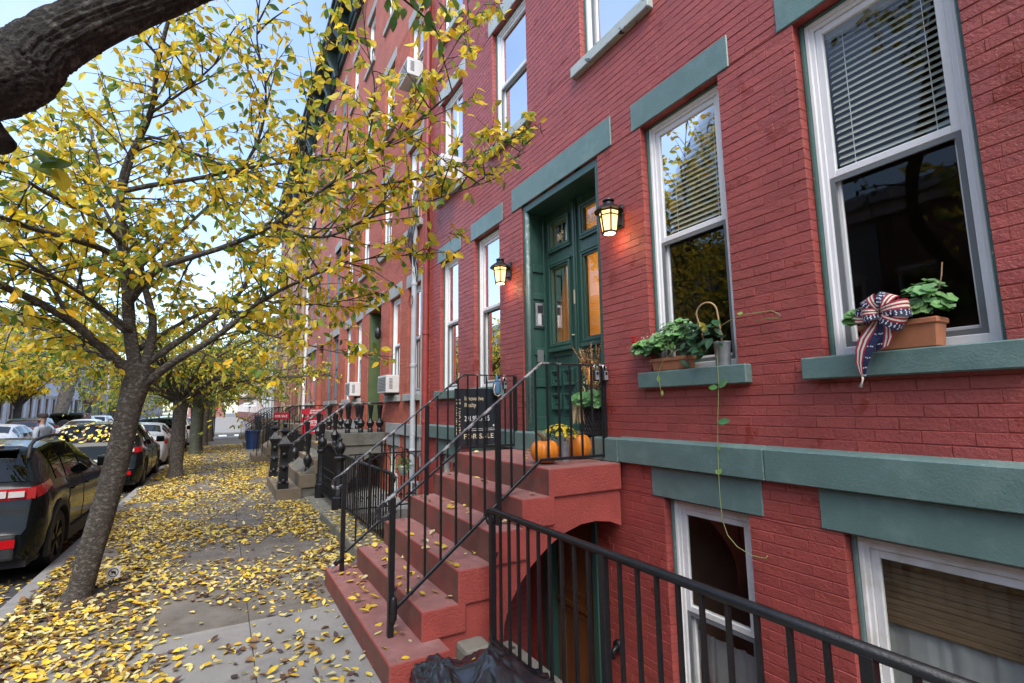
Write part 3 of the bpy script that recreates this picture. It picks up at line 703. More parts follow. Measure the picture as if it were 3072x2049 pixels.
# ------------------------------------------------------------------ lanterns by the door
def lantern(y, label):
    t = thing('wall_lantern', label, 'lantern', (W, y, 3.44), 'wall lanterns beside the doors')
    b = MB(); b.box(W-.022, W-.001, y-.045, y+.045, 3.33, 3.56); b.build('back_plate', M['iron_black'], t, bevel=.008)
    x = 2.94
    b = MB(); b.tube([(W-.02, y, 3.36), (W-.06, y, 3.345), (W-.085, y, 3.37), (W-.07, y, 3.43), (x+.02, y, 3.515)], .013, 8); b.build('arm', M['iron_black'], t, smooth=True)
    n = 6; r0, r1 = .068, .095; z0, z1 = 3.272, 3.47
    rr = lambda z: r0+(r1-r0)*(z-z0)/(z1-z0)
    P = lambda k, z, k2=1.0: Vector((x+rr(z)*k2*math.cos(R(60*k)), y+rr(z)*k2*math.sin(R(60*k)), z))
    b = MB(); b.lathe([(.135, 3.468), (.125, 3.482), (.075, 3.52), (.05, 3.535), (.05, 3.55), (.033, 3.552), (.033, 3.565), (.055, 3.57), (.05, 3.582), (.016, 3.592), (.016, 3.603), (.001, 3.607)], (x, y, 0), 12); b.build('cap', M['iron_black'], t, smooth=True, angle=30)
    b = MB()
    for k in range(n):
        b.bar(P(k, z0), P(k, z1), .011)
        for z in (z0, z1-.004, 3.425): b.bar(P(k, z), P(k+1, z), .010, .010 if z != z0 else .016)
    b.lathe([(.074, 3.262), (.074, 3.272), (.05, 3.272)], (x, y, 0), 6); b.build('cage', M['iron_black'], t)
    for k in range(n):
        b = MB(); b.quad(P(k, z0+.004, .94), P(k+1, z0+.004, .94), P(k+1, z1-.004, .94), P(k, z1-.004, .94)); b.build('pane', M['lamp_glow'], t, fix=False)
    b = MB(); b.lathe([(.001, 3.255), (.055, 3.262), (.001, 3.264)], (x, y, 0), 6); b.build('bottom_glass', M['lamp_core'], t)
    ld = bpy.data.lights.new('lantern_light', 'POINT'); ld.energy = .45; ld.color = (1, .52, .18); ld.shadow_soft_size = .04
    l = bpy.data.objects.new('lantern_light', ld); col.objects.link(l); l.parent = t; l.location = Vector((x+.03, y, 3.225))-BASE[t.name]
lantern(3.285, 'lit amber glass lantern right of the green doors')
lantern(5.345, 'lit amber glass lantern left of the green doors')

# intercom on the left reveal (faces the camera)
YI = 4.985
t = thing('intercom_panel', 'silver intercom panel with black screen on the left door reveal', 'intercom', (3.285, YI, 2.83))
b = MB(); b.box(3.222, 3.348, YI-.012, YI, 2.685, 2.975); b.build('plate', M['steel'], t, bevel=.004)
b = MB(); b.box(3.25, 3.325, YI-.014, YI-.0115, 2.85, 2.945); b.build('screen', M['sign_dark'], t)
for k in range(8):
    for j in range(2):
        b = MB(); z = 2.835-k*.0165; b.box(3.252+j*.056, 3.30+j*.028, YI-.0165, YI-.0115, z-.011, z); b.build('button', M['sign_white'] if j == 0 else M['black_plastic'], t)
b = MB(); b.box(3.24, 3.33, YI-.006, YI, 2.25, 2.40); o = b.build('plate', M['screen_grey']); o.name = 'mail_slot'; props(o, 'small grey metal plate on the left door reveal under the intercom', 'plate')

# ------------------------------------------------------------------ sale sign on the far railing
YS = 5.222
t = thing('sale_sign', 'dark real estate sale sign hung on the far stoop railing', 'sign', (2.55, YS, 1.3))
b = MB(); b.box(2.265, 2.825, YS, YS+.012, 1.295, 1.935); b.build('board', M['sign_dark'], t, bevel=.002)
b = MB(); b.box(2.385, 2.80, YS-.001, YS, 1.455, 1.459); b.box(2.385, 2.80, YS-.001, YS, 1.475, 1.478); b.build('rule', M['sign_white'], t)
b = MB(); b.box(2.752, 2.77, YS-.001, YS, 1.50, 1.518); b.build('mark', M['sign_white'], t)
FC = (R(90), 0, 0)
text('Innovative', .068, (2.385, YS-.001, 1.80), FC, M['sign_gold'], t, sx=.88, bold=.0006); text('Realty', .068, (2.385, YS-.001, 1.725), FC, M['sign_gold'], t, sx=.88, bold=.0006)
text('201.951.7565', .085, (2.385, YS-.001, 1.565), FC, M['sign_white'], t, sx=.70)
text('FOR SALE', .078, (2.375, YS-.001, 1.365), FC, M['sign_gold'], t, sx=1.08, bold=.001, spacing=1.08)
text('CENTURY 21', .072, (2.335, YS-.001, 1.40), (R(90), R(-90), 0), M['sign_gold'], t, bold=.0012, spacing=1.12, sx=.93)
for xx in (2.30, 2.78):
    b = MB(); b.tube([(xx, YS+.004, 1.93), (xx-.006, YS-.02, 2.0), (xx+.004, 5.19, 2.108), (xx+.012, 5.205, 2.115), (xx+.014, YS+.005, 2.0), (xx+.006, YS+.006, 1.93)], .004, 6); b.build('tie', M['rope'], t, smooth=True)
# blue leaflet tube
t = thing('leaflet_tube', 'small blue leaflet tube tied to the sale sign railing', 'tube', (2.765, 5.16, 1.88))
b = MB(); b.lathe([(.040, 1.875), (.047, 1.885), (.047, 2.005), (.04, 2.01)], (2.765, 5.14, 0), 14); b.build('tube', M['sky_blue_plastic'], t, smooth=True, angle=40)
b = MB(); b.lathe([(.02, 2.01), (.022, 2.03), (.014, 2.075), (.012, 2.09), (.001, 2.095)], (2.765, 5.14, 0), 10); b.build('cap', M['sky_blue_plastic'], t, smooth=True)
b = MB(); b.tube([(2.72, 5.10, 1.99), (2.70, 5.09, 1.92), (2.715, 5.095, 1.865), (2.76, 5.10, 1.845), (2.80, 5.12, 1.87)], .006, 6); b.build('cord', M['rope'], t, smooth=True)
def lockbox(x, y, z, label):
    t = thing('key_lockbox', label, 'lockbox', (x, y, z), 'key lockboxes on the railings')
    b = MB(); b.box(x-.03, x+.03, y-.045, y-.012, z, z+.10); b.build('body', M['black_plastic'], t, bevel=.007)
    b = MB(); b.prism([(x-.022, z+.01), (x+.022, z+.01), (x+.019, z+.088), (x+.01, z+.094), (x-.01, z+.094), (x-.019, z+.088)], 'y', y-.049, y-.044); b.build('face_plate', M['zinc'], t, bevel=.001)
    b = MB(); b.box(x-.012, x+.012, y-.051, y-.048, z+.055, z+.082); b.build('dial', M['black_plastic'], t)
    b = MB(); b.tube([(x-.018, y-.028, z+.098), (x-.018, y-.024, z+.13)]+[(x-.018*math.cos(a), y-.02, z+.13+.018*math.sin(a)) for a in np.linspace(.3, 2.8, 6)]+[(x+.018, y-.024, z+.13), (x+.018, y-.028, z+.098)], .0045, 6); b.build('shackle', M['steel'], t, smooth=True)
lockbox(2.935, 3.565, 1.945, 'key lockbox on the near railing, left of the pair over the pumpkin')
lockbox(3.04, 3.565, 1.945, 'key lockbox on the near railing, right of the pair next to the brick')
lockbox(2.885, 5.19, 1.925, 'key lockbox on the far railing beside the blue tube')
# rail end caps on the sidewalk side
for (x, y, z, dx, nm, lb) in ((1.085, 3.555, .16, 0, 'lockbox_pouch', 'long black key pouch hanging low on the near stoop railing post'), (1.03, 5.17, .30, 1, 'lockbox_pouch', 'grey tipped black key pouch at the foot of the far stoop railing')):
    t = thing(nm, lb, 'pouch', (x, y, z))
    if dx == 0:
        b = MB(); b.lathe([(.012, .10), (.028, .125), (.032, .2), (.028, .26), (.014, .275)], (x, y-.02, z), 10, sx=.8, sy=.5); b.build('body', M['black_plastic'], t, smooth=True)
        b = MB(); b.tube([(x, y-.02, z+.27), (x+.012, y, z+.30), (x+.03, y+.02, z+.325), (x+.012, y, z+.315)], .005, 6); b.build('strap', M['black_plastic'], t, smooth=True)
    else:
        b = MB(); b.tube([(1.0, y, .245), (1.035, y, .275), (1.075, y, .305)], [.022, .026, .012], 8); b.build('body', M['black_plastic'], t, smooth=True)
        b = MB(); b.tube([(.972, y, .222), (1.0, y, .245)], [.02, .024], 8); b.build('tip', M['zinc'], t, smooth=True)

# ------------------------------------------------------------------ pumpkins and flowers on the landing
def pumpkin(x, y, z, r, h, seed, label, stem, tilt):
    t = thing('pumpkin', label, 'pumpkin', (x, y, z), 'pumpkins on the stoop landing')
    n = 48; rows = []; rg = random.Random(seed); ph = [rg.uniform(.75, 1.15) for _ in range(11)]
    for i in range(17):
        v = math.pi*i/16; row = []
        for k in range(n+1):
            a = 2*math.pi*(k % n)/n; g = abs(math.sin(a*5.5/1.0+seed))**.45
            rad = r*(math.sin(v)**.72)*(.90+.10*g)
            zz = h/2*(1-math.cos(v)) if True else 0
            dip = -.09*h*max(0, (v-2.45)/.7)+.05*h*max(0, (.6-v)/.6)
            row.append((x+rad*math.cos(a), y+rad*math.sin(a), z+h/2-h/2*math.cos(v)*(.94+.06*g)+dip))
        rows.append(row)
    b = MB(); b.grid(rows); b.build('flesh', M['pumpkin'], t, smooth=True)
    s = [(x, y, z+h*.90), (x+tilt[0]*.2, y+tilt[1]*.2, z+h+.02), (x+tilt[0]*.6, y+tilt[1]*.6, z+h+stem*.6), (x+tilt[0], y+tilt[1], z+h+stem)]
    b = MB(); b.tube(s, [.03, .018, .014, .016], 7); b.build('stem', M['pumpkin_stem'], t, smooth=True)
pumpkin(2.48, 3.725, 1.22, .130, .215, 1, 'squat orange pumpkin with long stem near the landing edge', .075, (-.075, .03))
pumpkin(2.965, 3.87, 1.22, .128, .245, 4, 'tall orange pumpkin in front of the black basket', .01, (.01, .0))
t = thing('flower_vase', 'grey zinc vase of yellow mums between the two pumpkins', 'vase', (2.735, 3.80, 1.22))
b = MB(); b.lathe([(.052, 1.22), (.052, 1.225), (.056, 1.37), (.058, 1.405), (.054, 1.405), (.05, 1.37)], (2.735, 3.80, 0), 18); b.build('vase', M['zinc'], t, smooth=True, angle=40)
rg = random.Random(5); fl = MB(); lv = MB()
for k in range(260):
    a = rg.uniform(0, 6.28); e = rg.uniform(.05, 1.45); r = rg.uniform(.5, 1)**.5
    d = Vector((math.cos(a)*math.cos(e)*.165, math.sin(a)*math.cos(e)*.165, math.sin(e)*.13))*r+Vector((2.715, 3.80, 1.415))
    leaf_geo(lv, d, (rg.uniform(-1, 1), rg.uniform(-1, 1), rg.uniform(-.4, .8)), (0, 0, 1), .035, .022, jit((.05, .13, .03), rg), rich=False)
for k in range(75):
    a = rg.uniform(0, 6.28); e = rg.uniform(.25, 1.5)
    d = Vector((math.cos(a)*math.cos(e)*.165-.02, math.sin(a)*math.cos(e)*.165, math.sin(e)*.135))+Vector((2.715, 3.80, 1.415))
    nn = (d-Vector((2.715, 3.8, 1.40))).normalized()
    for q in range(10):
        u = q*.628; o = nn.orthogonal().normalized(); dd = o*math.cos(u)+nn.cross(o)*math.sin(u)+nn*.45
        leaf_geo(fl, d, dd, nn, .021, .009, jit((.80, .62, .04), rg, .12), rich=False)
lv.build('foliage', M['leaf_garden'], t, fix=False, kind='stuff'); fl.build('blooms', M['leaf_garden'], t, fix=False, kind='stuff')
# black lattice basket with geranium, and the dried corn behind it
bx, by = 3.13, 3.80
t = thing('lattice_planter', 'black lattice planter with green geranium inside the doorway', 'planter', (bx, by, 1.44))
b = MB()
for k in range(22):
    for s in (-1, 1):
        a0 = k*2*math.pi/22; pts = [(bx+.115*math.cos(a0+s*j*.19), by+.115*math.sin(a0+s*j*.19), 1.445+.25*j/5) for j in range(6)]
        b.tube(pts, .0045, 4, cap=False)
b.lathe([(.122, 1.685), (.13, 1.69), (.13, 1.715), (.118, 1.715)], (bx, by, 0), 22, cap=False); b.lathe([(.12, 1.441), (.12, 1.46), (.11, 1.46)], (bx, by, 0), 22); b.build('basket', M['black_plastic'], t)
b = MB(); b.lathe([(.10, 1.45), (.105, 1.70), (.001, 1.70)], (bx, by, 0), 16); b.build('liner', M['soil'], t)
gl_ = MB(); rg = random.Random(8)
for k in range(95):
    a = rg.uniform(0, 6.28); r = .20*rg.random()**.5; p = (bx+r*math.cos(a)-.03, by+r*math.sin(a), 1.70+.17*rg.random()*(1-r*2)+.02)
    round_leaf(gl_, p, (math.cos(a)*.8-.3, math.sin(a)*.8-.5, rg.uniform(.3, 1)), rg.uniform(.026, .045), jit((.10, .25, .07), rg), rg)
gl_.build('foliage', M['leaf_garden'], t, fix=False, kind='stuff')
t = thing('dried_corn', 'bundle of dried orange corn and wheat tied by the right door', 'dried corn', (3.2, 3.85, 1.6))
b = MB(); c2 = MB(); rg = random.Random(9)
for k in range(46):
    x0, y0, z0 = 3.17+rg.uniform(-.05, .05), 3.88+rg.uniform(-.05, .05), 1.86
    dx, dy = rg.gauss(0, .085), rg.gauss(0, .085); h = rg.uniform(.22, .50)
    pts = [(x0, y0, z0), (x0+dx*.4, y0+dy*.4, z0+h*.5), (x0+dx, y0+dy, z0+h)]
    b.tube(pts, .003, 4)
    cc = jit(rg.choice([(.42, .16, .03), (.30, .10, .02), (.50, .27, .07), (.16, .06, .02), (.55, .38, .15)]), rg)
    for q in range(16):
        f = .55+.45*q/16; p = Vector(pts[1]).lerp(Vector(pts[2]), (f-.5)*2)
        leaf_geo(c2, p, (rg.uniform(-1, 1), rg.uniform(-1, 1), 1.2), (rg.uniform(-1, 1), 0, 1), .032, .014, cc, rich=False)
b.build('stalks', M['hoop_wood'], t)
for k in range(40):
    p = (3.16+rg.uniform(-.12, .10), 3.87+rg.uniform(-.1, .1), 1.80+rg.uniform(0, .2))
    leaf_geo(c2, p, (rg.uniform(-1, 1), rg.uniform(-1, 1), rg.uniform(-.6, .8)), (0, 0, 1), .12, .02, jit((.52, .40, .20), rg))
for k in range(14):
    p = (2.97+rg.uniform(-.03, .03), 3.86+rg.uniform(-.02, .04), 1.76)
    leaf_geo(c2, p, (rg.uniform(-.25, .25), rg.uniform(-.2, .2), -1), (-1, -.5, 0), .22, .03, jit((.58, .45, .26), rg), bend=.02)
c2.build('husks', M['leaf_garden'], t, fix=False, kind='stuff')
b = MB()
for dz, dy in ((0, 0), (.03, .04), (-.02, -.03)): b.lathe([(.004, 0), (.02, .02), (.022, .09), (.012, .16), (.001, .17)], (3.10+dy, 3.83+dy, 1.93+dz), 8)
b.build('cob', M['pumpkin'], t, smooth=True)

# ------------------------------------------------------------------ window boxes
def trough(t, x0, x1, y0, y1, z0, z1):
    b = MB(); i = .014
    b.add([(x0+i, y0+i, z0), (x1-i, y0+i, z0), (x1-i, y1-i, z0), (x0+i, y1-i, z0), (x0, y0, z1), (x1, y0, z1), (x1, y1, z1), (x0, y1, z1)], [(0,3,2,1),(0,1,5,4),(1,2,6,5),(2,3,7,6),(3,0,4,7),(4,5,6,7)])
    b.box(x0-.006, x1+.006, y0-.006, y1+.006, z1-.032, z1); return b.build('trough', M['terracotta'], t, bevel=.006)
def geranium(t, pts, n, seed, base=(.15, .31, .10), size=(.024, .045)):
    g_ = MB(); rg = random.Random(seed); st = MB()
    for (cx, cy, cz, rx, ry, rz) in pts:
        for k in range(n):
            a, e, r = rg.uniform(0, 6.28), math.asin(rg.uniform(-.35, 1)), rg.uniform(.55, 1)
            d = Vector((math.cos(a)*math.cos(e), math.sin(a)*math.cos(e), math.sin(e)))
            p = Vector((cx+d.x*rx*r, cy+d.y*ry*r, cz+d.z*rz*r))
            round_leaf(g_, p, (d.x*.7-.4, d.y*.7-.2, d.z*.5+.7), rg.uniform(*size), jit(base, rg, .3), rg)
            if k % 4 == 0: st.tube([(cx, cy, cz-rz*.6), p], .002, 4, cap=False)
    st.build('stems', M['leaf_garden'], t, fix=False); g_.build('foliage', M['leaf_garden'], t, fix=False, kind='stuff')
t = thing('flower_box', 'terracotta trough of green geraniums on the near window sill, under the ribbon bow', 'flower box', (3.07, 1.2, 1.99))
trough(t, 3.025, 3.15, 1.035, 1.385, 1.992, 2.14)
geranium(t, [(3.08, 1.10, 2.21, .075, .115, .13), (3.08, 1.40, 2.18, .05, .07, .055)], 70, 21)
b = MB(); b.tube([(3.08, 1.03, 2.28), (3.07, 1.01, 2.34), (3.07, 1.0, 2.41)], .003, 5); b.build('shoot', M['hoop_wood'], t)
t = thing('flower_box', 'terracotta trough of geraniums with one red bloom on the second window sill', 'flower box', (3.07, 2.78, 1.99))
trough(t, 3.03, 3.15, 2.585, 2.955, 1.992, 2.095)
geranium(t, [(3.04, 3.0, 2.17, .09, .14, .085), (3.07, 2.72, 2.27, .09, .19, .12), (3.05, 2.86, 2.2, .09, .15, .10)], 75, 22, base=(.16, .32, .11), size=(.026, .05))
b = MB(); rg = random.Random(2)
b.cur = (.75, .01, .02)
for k in range(60): 
    d = Vector((rg.gauss(0, 1), rg.gauss(0, 1), rg.gauss(0, 1))).normalized(); leaf_geo(b, Vector((3.03, 3.12, 2.275))+d*.018, d, (0, 0, 1), .018, .016, jit((.72, .012, .03), rg), rich=False)
for k in range(20): 
    d = Vector((rg.gauss(0, 1), rg.gauss(0, 1), rg.gauss(0, 1))).normalized(); leaf_geo(b, Vector((3.03, 3.06, 2.265))+d*.01, d, (0, 0, 1), .012, .012, jit((.72, .012, .03), rg), rich=False)
for k in range(46):
    d = Vector((rg.gauss(0, .02), rg.gauss(0, .04), rg.gauss(0, .03))); leaf_geo(b, Vector((3.0, 2.92, 2.235))+d, (rg.gauss(0, 1), rg.gauss(0, 1), 1), (0, 0, 1), .014, .012, (.75, .75, .72), rich=False)
b.build('blooms', M['leaf_garden'], t, fix=False, kind='stuff')
t = thing('vine_pot', 'zinc pot with trailing vine and wooden hoop on the second window sill', 'plant pot', (3.07, 2.305, 1.99))
b = MB(); b.lathe([(.048, 1.991), (.05, 1.995), (.058, 2.155), (.062, 2.16), (.058, 2.165), (.05, 2.15)], (3.085, 2.305, 0), 18); b.build('pot', M['zinc'], t, smooth=True, angle=40)
b = MB(); b.tube([(3.08, 2.45, 2.16), (3.07, 2.475, 2.30)]+[(3.065, 2.405+.092*math.cos(a), 2.385+.085*math.sin(a)) for a in np.linspace(.15, 2.95, 12)]+[(3.07, 2.305, 2.30), (3.08, 2.30, 2.16)], .0065, 8); b.build('hoop', M['hoop_wood'], t, smooth=True)
v_ = MB(); rg = random.Random(4); st = MB(); G1 = (.025, .085, .03)
down = [(3.03, 2.30, 2.17), (3.005, 2.292, 2.06), (3.005, 2.295, 1.863), (3.0, 2.318, 1.607), (3.0, 2.334, 1.41), (2.995, 2.336, 1.244), (2.995, 2.338, 1.08), (3.0, 2.334, .932), (3.0, 2.30, .84), (3.0, 2.232, .781), (3.0, 2.13, .75), (3.0, 2.034, .755), (3.0, 2.02, .775)]
upv_ = [(3.06, 2.31, 2.20), (3.045, 2.265, 2.279), (3.04, 2.167, 2.311), (3.04, 2.064, 2.323), (3.035, 1.885, 2.315), (3.035, 1.835, 2.285), (3.035, 1.822, 2.255), (3.035, 1.86, 2.262), (3.035, 1.911, 2.27), (3.035, 2.018, 2.265)]
left = [(3.06, 2.45, 2.17), (3.01, 2.58, 2.149), (3.0, 2.687, 2.128), (3.0, 2.795, 2.059), (2.998, 2.845, 1.969), (2.998, 2.834, 1.875), (2.998, 2.814, 1.782)]
l2 = [(3.0, 2.687, 2.128), (3.0, 2.73, 2.16), (3.0, 2.73, 2.22), (3.0, 2.69, 2.28)]
sg = (.33, .38, .13)
for pth in (down, upv_, left, l2): st.cur = sg; st.tube(pth, .0028, 5)
st.build('vine_stem', M['leaf_garden'], t, smooth=True)
for k in range(46):
    a = rg.uniform(0, 6.28); p = (3.03+rg.uniform(-.05, .04), 2.43+rg.gauss(0, .10), 2.16+rg.uniform(-.10, .16))
    leaf_geo(v_, p, (rg.uniform(-.8, .1), rg.uniform(-1, 1), rg.uniform(-.7, .5)), (-.6, -.3, .8), rg.uniform(.07, .11), rg.uniform(.04, .055), jit(G1, rg), .15, .25)
leaf_geo(v_, (3.03, 2.44, 2.14), (-.3, .2, -1), (-1, -.4, 0), .11, .05, (.10, .16, .03)); leaf_geo(v_, (3.0, 2.37, 2.25), (-.2, .3, .6), (-1, -.4, 0), .08, .05, (.45, .34, .04))
for (y, z, d, L, c) in ((2.295, 1.835, (0, -.7, .5), .10, (.10, .22, .09)), (2.297, 1.835, (0, .9, .1), .085, (.09, .24, .05)), (2.318, 1.595, (0, -1, .15), .095, (.06, .20, .07)), (2.334, 1.40, (0, -.6, .8), .045, (.2, .34, .08)), (2.337, 1.235, (0, -.4, .9), .05, (.25, .36, .1)), (2.338, 1.235, (0, .5, .8), .04, (.25, .36, .1)), (2.84, 1.9, (0, .1, .9), .06, (.25, .36, .08)), (2.815, 1.79, (0, -.1, .9), .045, (.3, .4, .1)), (2.265, 2.27, (0, -.3, .9), .05, (.1, .25, .05)), (2.06, 2.325, (0, .5, .1), .05, (.3, .4, .08)), (2.69, 2.15, (0, -.2, 1), .06, (.12, .26, .06))):
    leaf_geo(v_, (2.997, y, z), d, (-1, -.35, .5), L, L*.55, c, .1, .1)
v_.build('vine_leaves', M['leaf_garden'], t, fix=False)
# ------------------------------------------------------------------ ribbon bow
mat('ribbon', (1, 1, 1), .6, .06, 60, .2, 300, attr=True)
t = thing('ribbon_bow', 'stars and stripes ribbon bow with a long tail on the near window sill', 'bow', (3.0, 1.26, 2.0))
NAVY, RED, CRM = (.012, .016, .06), (.36, .012, .03), (.72, .66, .54)
def ribbon(path, wdir, wd, name, flip=False, taper=None):
    colsN = [NAVY]*4+[RED, CRM, RED, CRM, RED]
    if flip: colsN = colsN[::-1]
    b = MB(); n = len(path); K = len(colsN); sm = MB()
    wdir = [Vector(q).normalized() for q in wdir]
    for i in range(n-1):
        for k in range(K):
            wa = wd*(taper[i] if taper else 1); wb = wd*(taper[i+1] if taper else 1)
            f0, f1 = k/K-.5, (k+1)/K-.5
            b.cur = colsN[k]; p, q = Vector(path[i]), Vector(path[i+1])
            b.quad(p+wdir[i]*wa*f0, p+wdir[i]*wa*f1, q+wdir[i+1]*wb*f1, q+wdir[i+1]*wb*f0)
    o = b.build(name, M['ribbon'], t, smooth=True, fix=False)
    # printed stars on the navy half
    for i in range(n-1):
        p = (Vector(path[i])+Vector(path[i+1]))/2; wv = (wdir[i]+wdir[i+1]).normalized(); dv = (Vector(path[i+1])-Vector(path[i])).normalized(); nv = wv.cross(dv).normalized()
        wa = wd*(taper[i] if taper else 1)
        for s, off in ((-.40 if i % 2 else -.33, 0), (-.17 if i % 2 else -.24, 0), (-.28 if i % 2 else -.10, .3)):
            if flip: s = -s
            c = p+wv*wa*s+dv*off*.01
            for side_ in (1, -1):
                pts = [c+nv*.0012*side_]+[c+nv*.0012*side_+(wv*math.cos(a)+dv*math.sin(a))*(.0056 if q % 2 == 0 else .0023) for q, a in enumerate(np.linspace(0, 2*math.pi, 11)[:-1])]
                sm.cur = (.75, .75, .75); sm.add(pts, [(0, 1+q, 1+(q+1) % 10) for q in range(10)])
    sm.build('printed_stars', M['ribbon'], o, fix=False)
C = Vector((2.985, 1.245, 2.18))
def loop(dirv, L, wv, wd, flip=False, h=.035, out=Vector((-1, 0, 0))):
    d = Vector(dirv).normalized(); path = []; ws = []
    for a in np.linspace(0, 2*math.pi, 19):
        u = (1-math.cos(a))/2; path.append(C+d*(L*u)+out*(h*math.sin(a)+.012)); ws.append(wv)
    ribbon(path, ws, wd, 'loop', flip, [.55+.45*(1-math.cos(a))/2 for a in np.linspace(0, 2*math.pi, 19)])
loop((0, -1, .10), .125, (0, .10, 1), .095, h=.06); loop((0, -.85, -.50), .115, (0, -.5, .85), .09, h=.06, out=Vector((-1, 0, -.2)))
loop((0, 1, -.05), .085, (0, .05, 1), .09, h=.06); loop((0, 1, .1), .13, (0, -.1, 1), .08, True, h=.04, out=Vector((-.7, 0, -.3)))
loop((0, -.45, .9), .11, (0, .9, .45), .09, True, h=.05); loop((0, .45, .8), .11, (0, -.8, .45), .085, h=.05)
tail = [C+Vector((-.02, .01+.0*k, -.03)) for k in range(1)]+[Vector(q) for q in ((2.965, 1.275, 2.11), (2.95, 1.31, 2.05), (2.945, 1.335, 1.99), (2.945, 1.35, 1.93), (2.945, 1.352, 1.88), (2.947, 1.352, 1.85))]
ribbon(tail, [(0, -1, -.25)]*2+[(-.1, -1, -.3)]*2+[(-.2, -1, -.1)]*3, .10, 'tail', True, [.6, .9, 1, .9, .7, .4, .15])
ribbon([C+Vector((-.02, 0, -.02)), Vector((2.955, 1.23, 2.10)), Vector((2.95, 1.235, 2.05)), Vector((2.955, 1.25, 2.0)), Vector((2.96, 1.28, 1.985))], [(0, -1, 0)]*3+[(0, -.8, .3)]*2, .08, 'tail', False, [.5, .8, 1, .9, .6])
b = MB(); b.lathe([(.001, -.028), (.012, -.02), (.013, .02), (.001, .028)], C+Vector((-.008, 0, 0)), 10); b.cur = RED; o = b.build('knot', M['sign_red'], t, smooth=True)
b = MB(); b.tube([(2.947, 1.353, 1.855), (2.947, 1.358, 1.83), (2.947, 1.37, 1.80)], [.006, .004, .009], 6); b.build('frayed_end', M['rope'], t, smooth=True)

# ------------------------------------------------------------------ rubbish bags
def trash_bag(c, rx, ry, h, seed, label, knot):
    bm = bmesh.new(); bmesh.ops.create_icosphere(bm, subdivisions=5, radius=1)
    for v in bm.verts:
        p = v.co.copy(); a = math.atan2(p.y, p.x)
        up_ = max(0, p.z)
        fold = 1-abs(math.sin(a*5.5+3*noise.noise(p*1.3+Vector((seed, 0, 0)))))
        n1 = noise.noise(p*1.8+Vector((seed, 2, 0))); n2 = 1-abs(noise.noise(p*3.6+Vector((0, seed, 1))))*2.2; n3 = 1-abs(noise.noise(p*8+Vector((0, seed, 7))))*2
        k = 1+.20*n1+.13*(1-abs(noise.noise(p*2.1+Vector((0, seed, 1))))*2.4)+.05*(1-abs(noise.noise(p*4.3+Vector((3, seed, 1))))*2.2)+.015*n3+.03*fold*up_
        x, y, z = p.x*rx*k, p.y*ry*k, (p.z*.5+.5)*h*k
        if p.z < -.2: z = max(0.0, z*.8)
        g = max(0, p.z-.72)/.28; x += (knot[0]-x)*g*.55; y += (knot[1]-y)*g*.55; z += g*knot[2]
        v.co = Vector((c[0]+x, c[1]+y, c[2]+max(.0, z)))
    me = bpy.data.meshes.new('trash_bag'); bm.to_mesh(me); bm.free(); me.polygons.foreach_set('use_smooth', [True]*len(me.polygons)); me.materials.append(M['trash_plastic'])
    o = link('trash_bag', me); props(o, label, 'trash bag', 'black bags at the foot of the stoop')
trash_bag((1.42, 2.60, 0), .25, .38, .24, 3.3, 'large black plastic rubbish bag leaning on the areaway railing', (.02, .25, .06))
trash_bag((1.19, 2.93, 0), .15, .22, .19, 8.1, 'smaller black plastic rubbish bag beside the bottom red step', (.0, .05, .02))
# ------------------------------------------------------------------ the orange brick house next door
mat('stone_dark', (.13, .125, .105), .85, .2, 4, .6, 50, rgb2=(.07, .065, .05), w2=(.5, .7), s2=3)
mat('green_leaf_trim', (.075, .17, .10), .5, .15, 6, .2, 40)
mat('olive_door', (.085, .12, .05), .5, .15, 6, .15, 40)
mat('blue_trim', (.10, .17, .20), .5, .15, 6)
mat('tan_trim', (.34, .25, .17), .6, .15, 6)
mat('ac_white', (.62, .62, .60), .45, .06, 6, rgb2=(.45, .43, .38), w2=(.55, .8), s2=5)
mat('ac_grille', (.10, .10, .105), .6, .1, 10)
B0, B1 = 8.2, 16.0
hB = thing('brick_house', 'orange brick house with green window casings, second from the camera', 'house', (W, 12, 0))
FB = [(8.72, 9.45), (9.95, 10.70), (13.30, 13.98), (14.62, 15.33)]
DB = (11.43, 12.60, 1.42, 4.13)
cB = [9.15, 11.1, 13.1, 15.05]
holes = [(a, b, 1.99, 4.10) for a, b in FB]+[DB]
for z0, z1 in ((5.30, 7.05), (8.30, 9.95)): holes += [(c-.42, c+.42, z0, z1) for c in cB]
holes += [(a, b, -.3, .95) for a, b in FB]
ZB = 10.06
brick_wall(hB, B0+.004, B1, -1.25, ZB, holes, 'brick_orange', 'mortar_orange', 0, 12)
h4 = [(c-.42, c+.42, 11.3, 12.9) for c in cB]
b = MB(); backing(b, W, W+.2, B0+.004, B1, ZB-.005, 14.2, h4, 0); b.build('upper_wall', M['bricktex_orange'], hB)
shell(hB, B0+.01, B1, 14.2, 'mortar_orange'); cornice(hB, B0+.02, B1, 15.0, 'cornice_green')
kw = dict(sill='stone_grey', lintel='stone_grey', trim='green_leaf_trim', detail=1, curtain=.9)
for a, b_ in FB: window(hB, a, b_, 1.99, 4.10, **kw)
for z0, z1 in ((5.30, 7.05), (8.30, 9.95), (11.3, 12.9)):
    for c in cB: window(hB, c-.42, c+.42, z0, z1, **kw)
for a, b_ in FB: window(hB, a, b_, -.3, .95, sill=None, lintel='stone_grey', trim='green_leaf_trim', detail=1, linth=.24)
b = MB(); b.box(W-.05, W+.1, B0+.01, 10.72, 1.20, 1.42); b.box(W-.05, W+.1, 13.12, B1, 1.20, 1.42); b.build('water_table', M['stone_grey'], hB, bevel=.01)
b = MB(); b.box(W-.012, W+.3, 11.2, 12.9, 4.14, 4.43); b.build('door_lintel', M['stone_grey'], hB, bevel=.006)
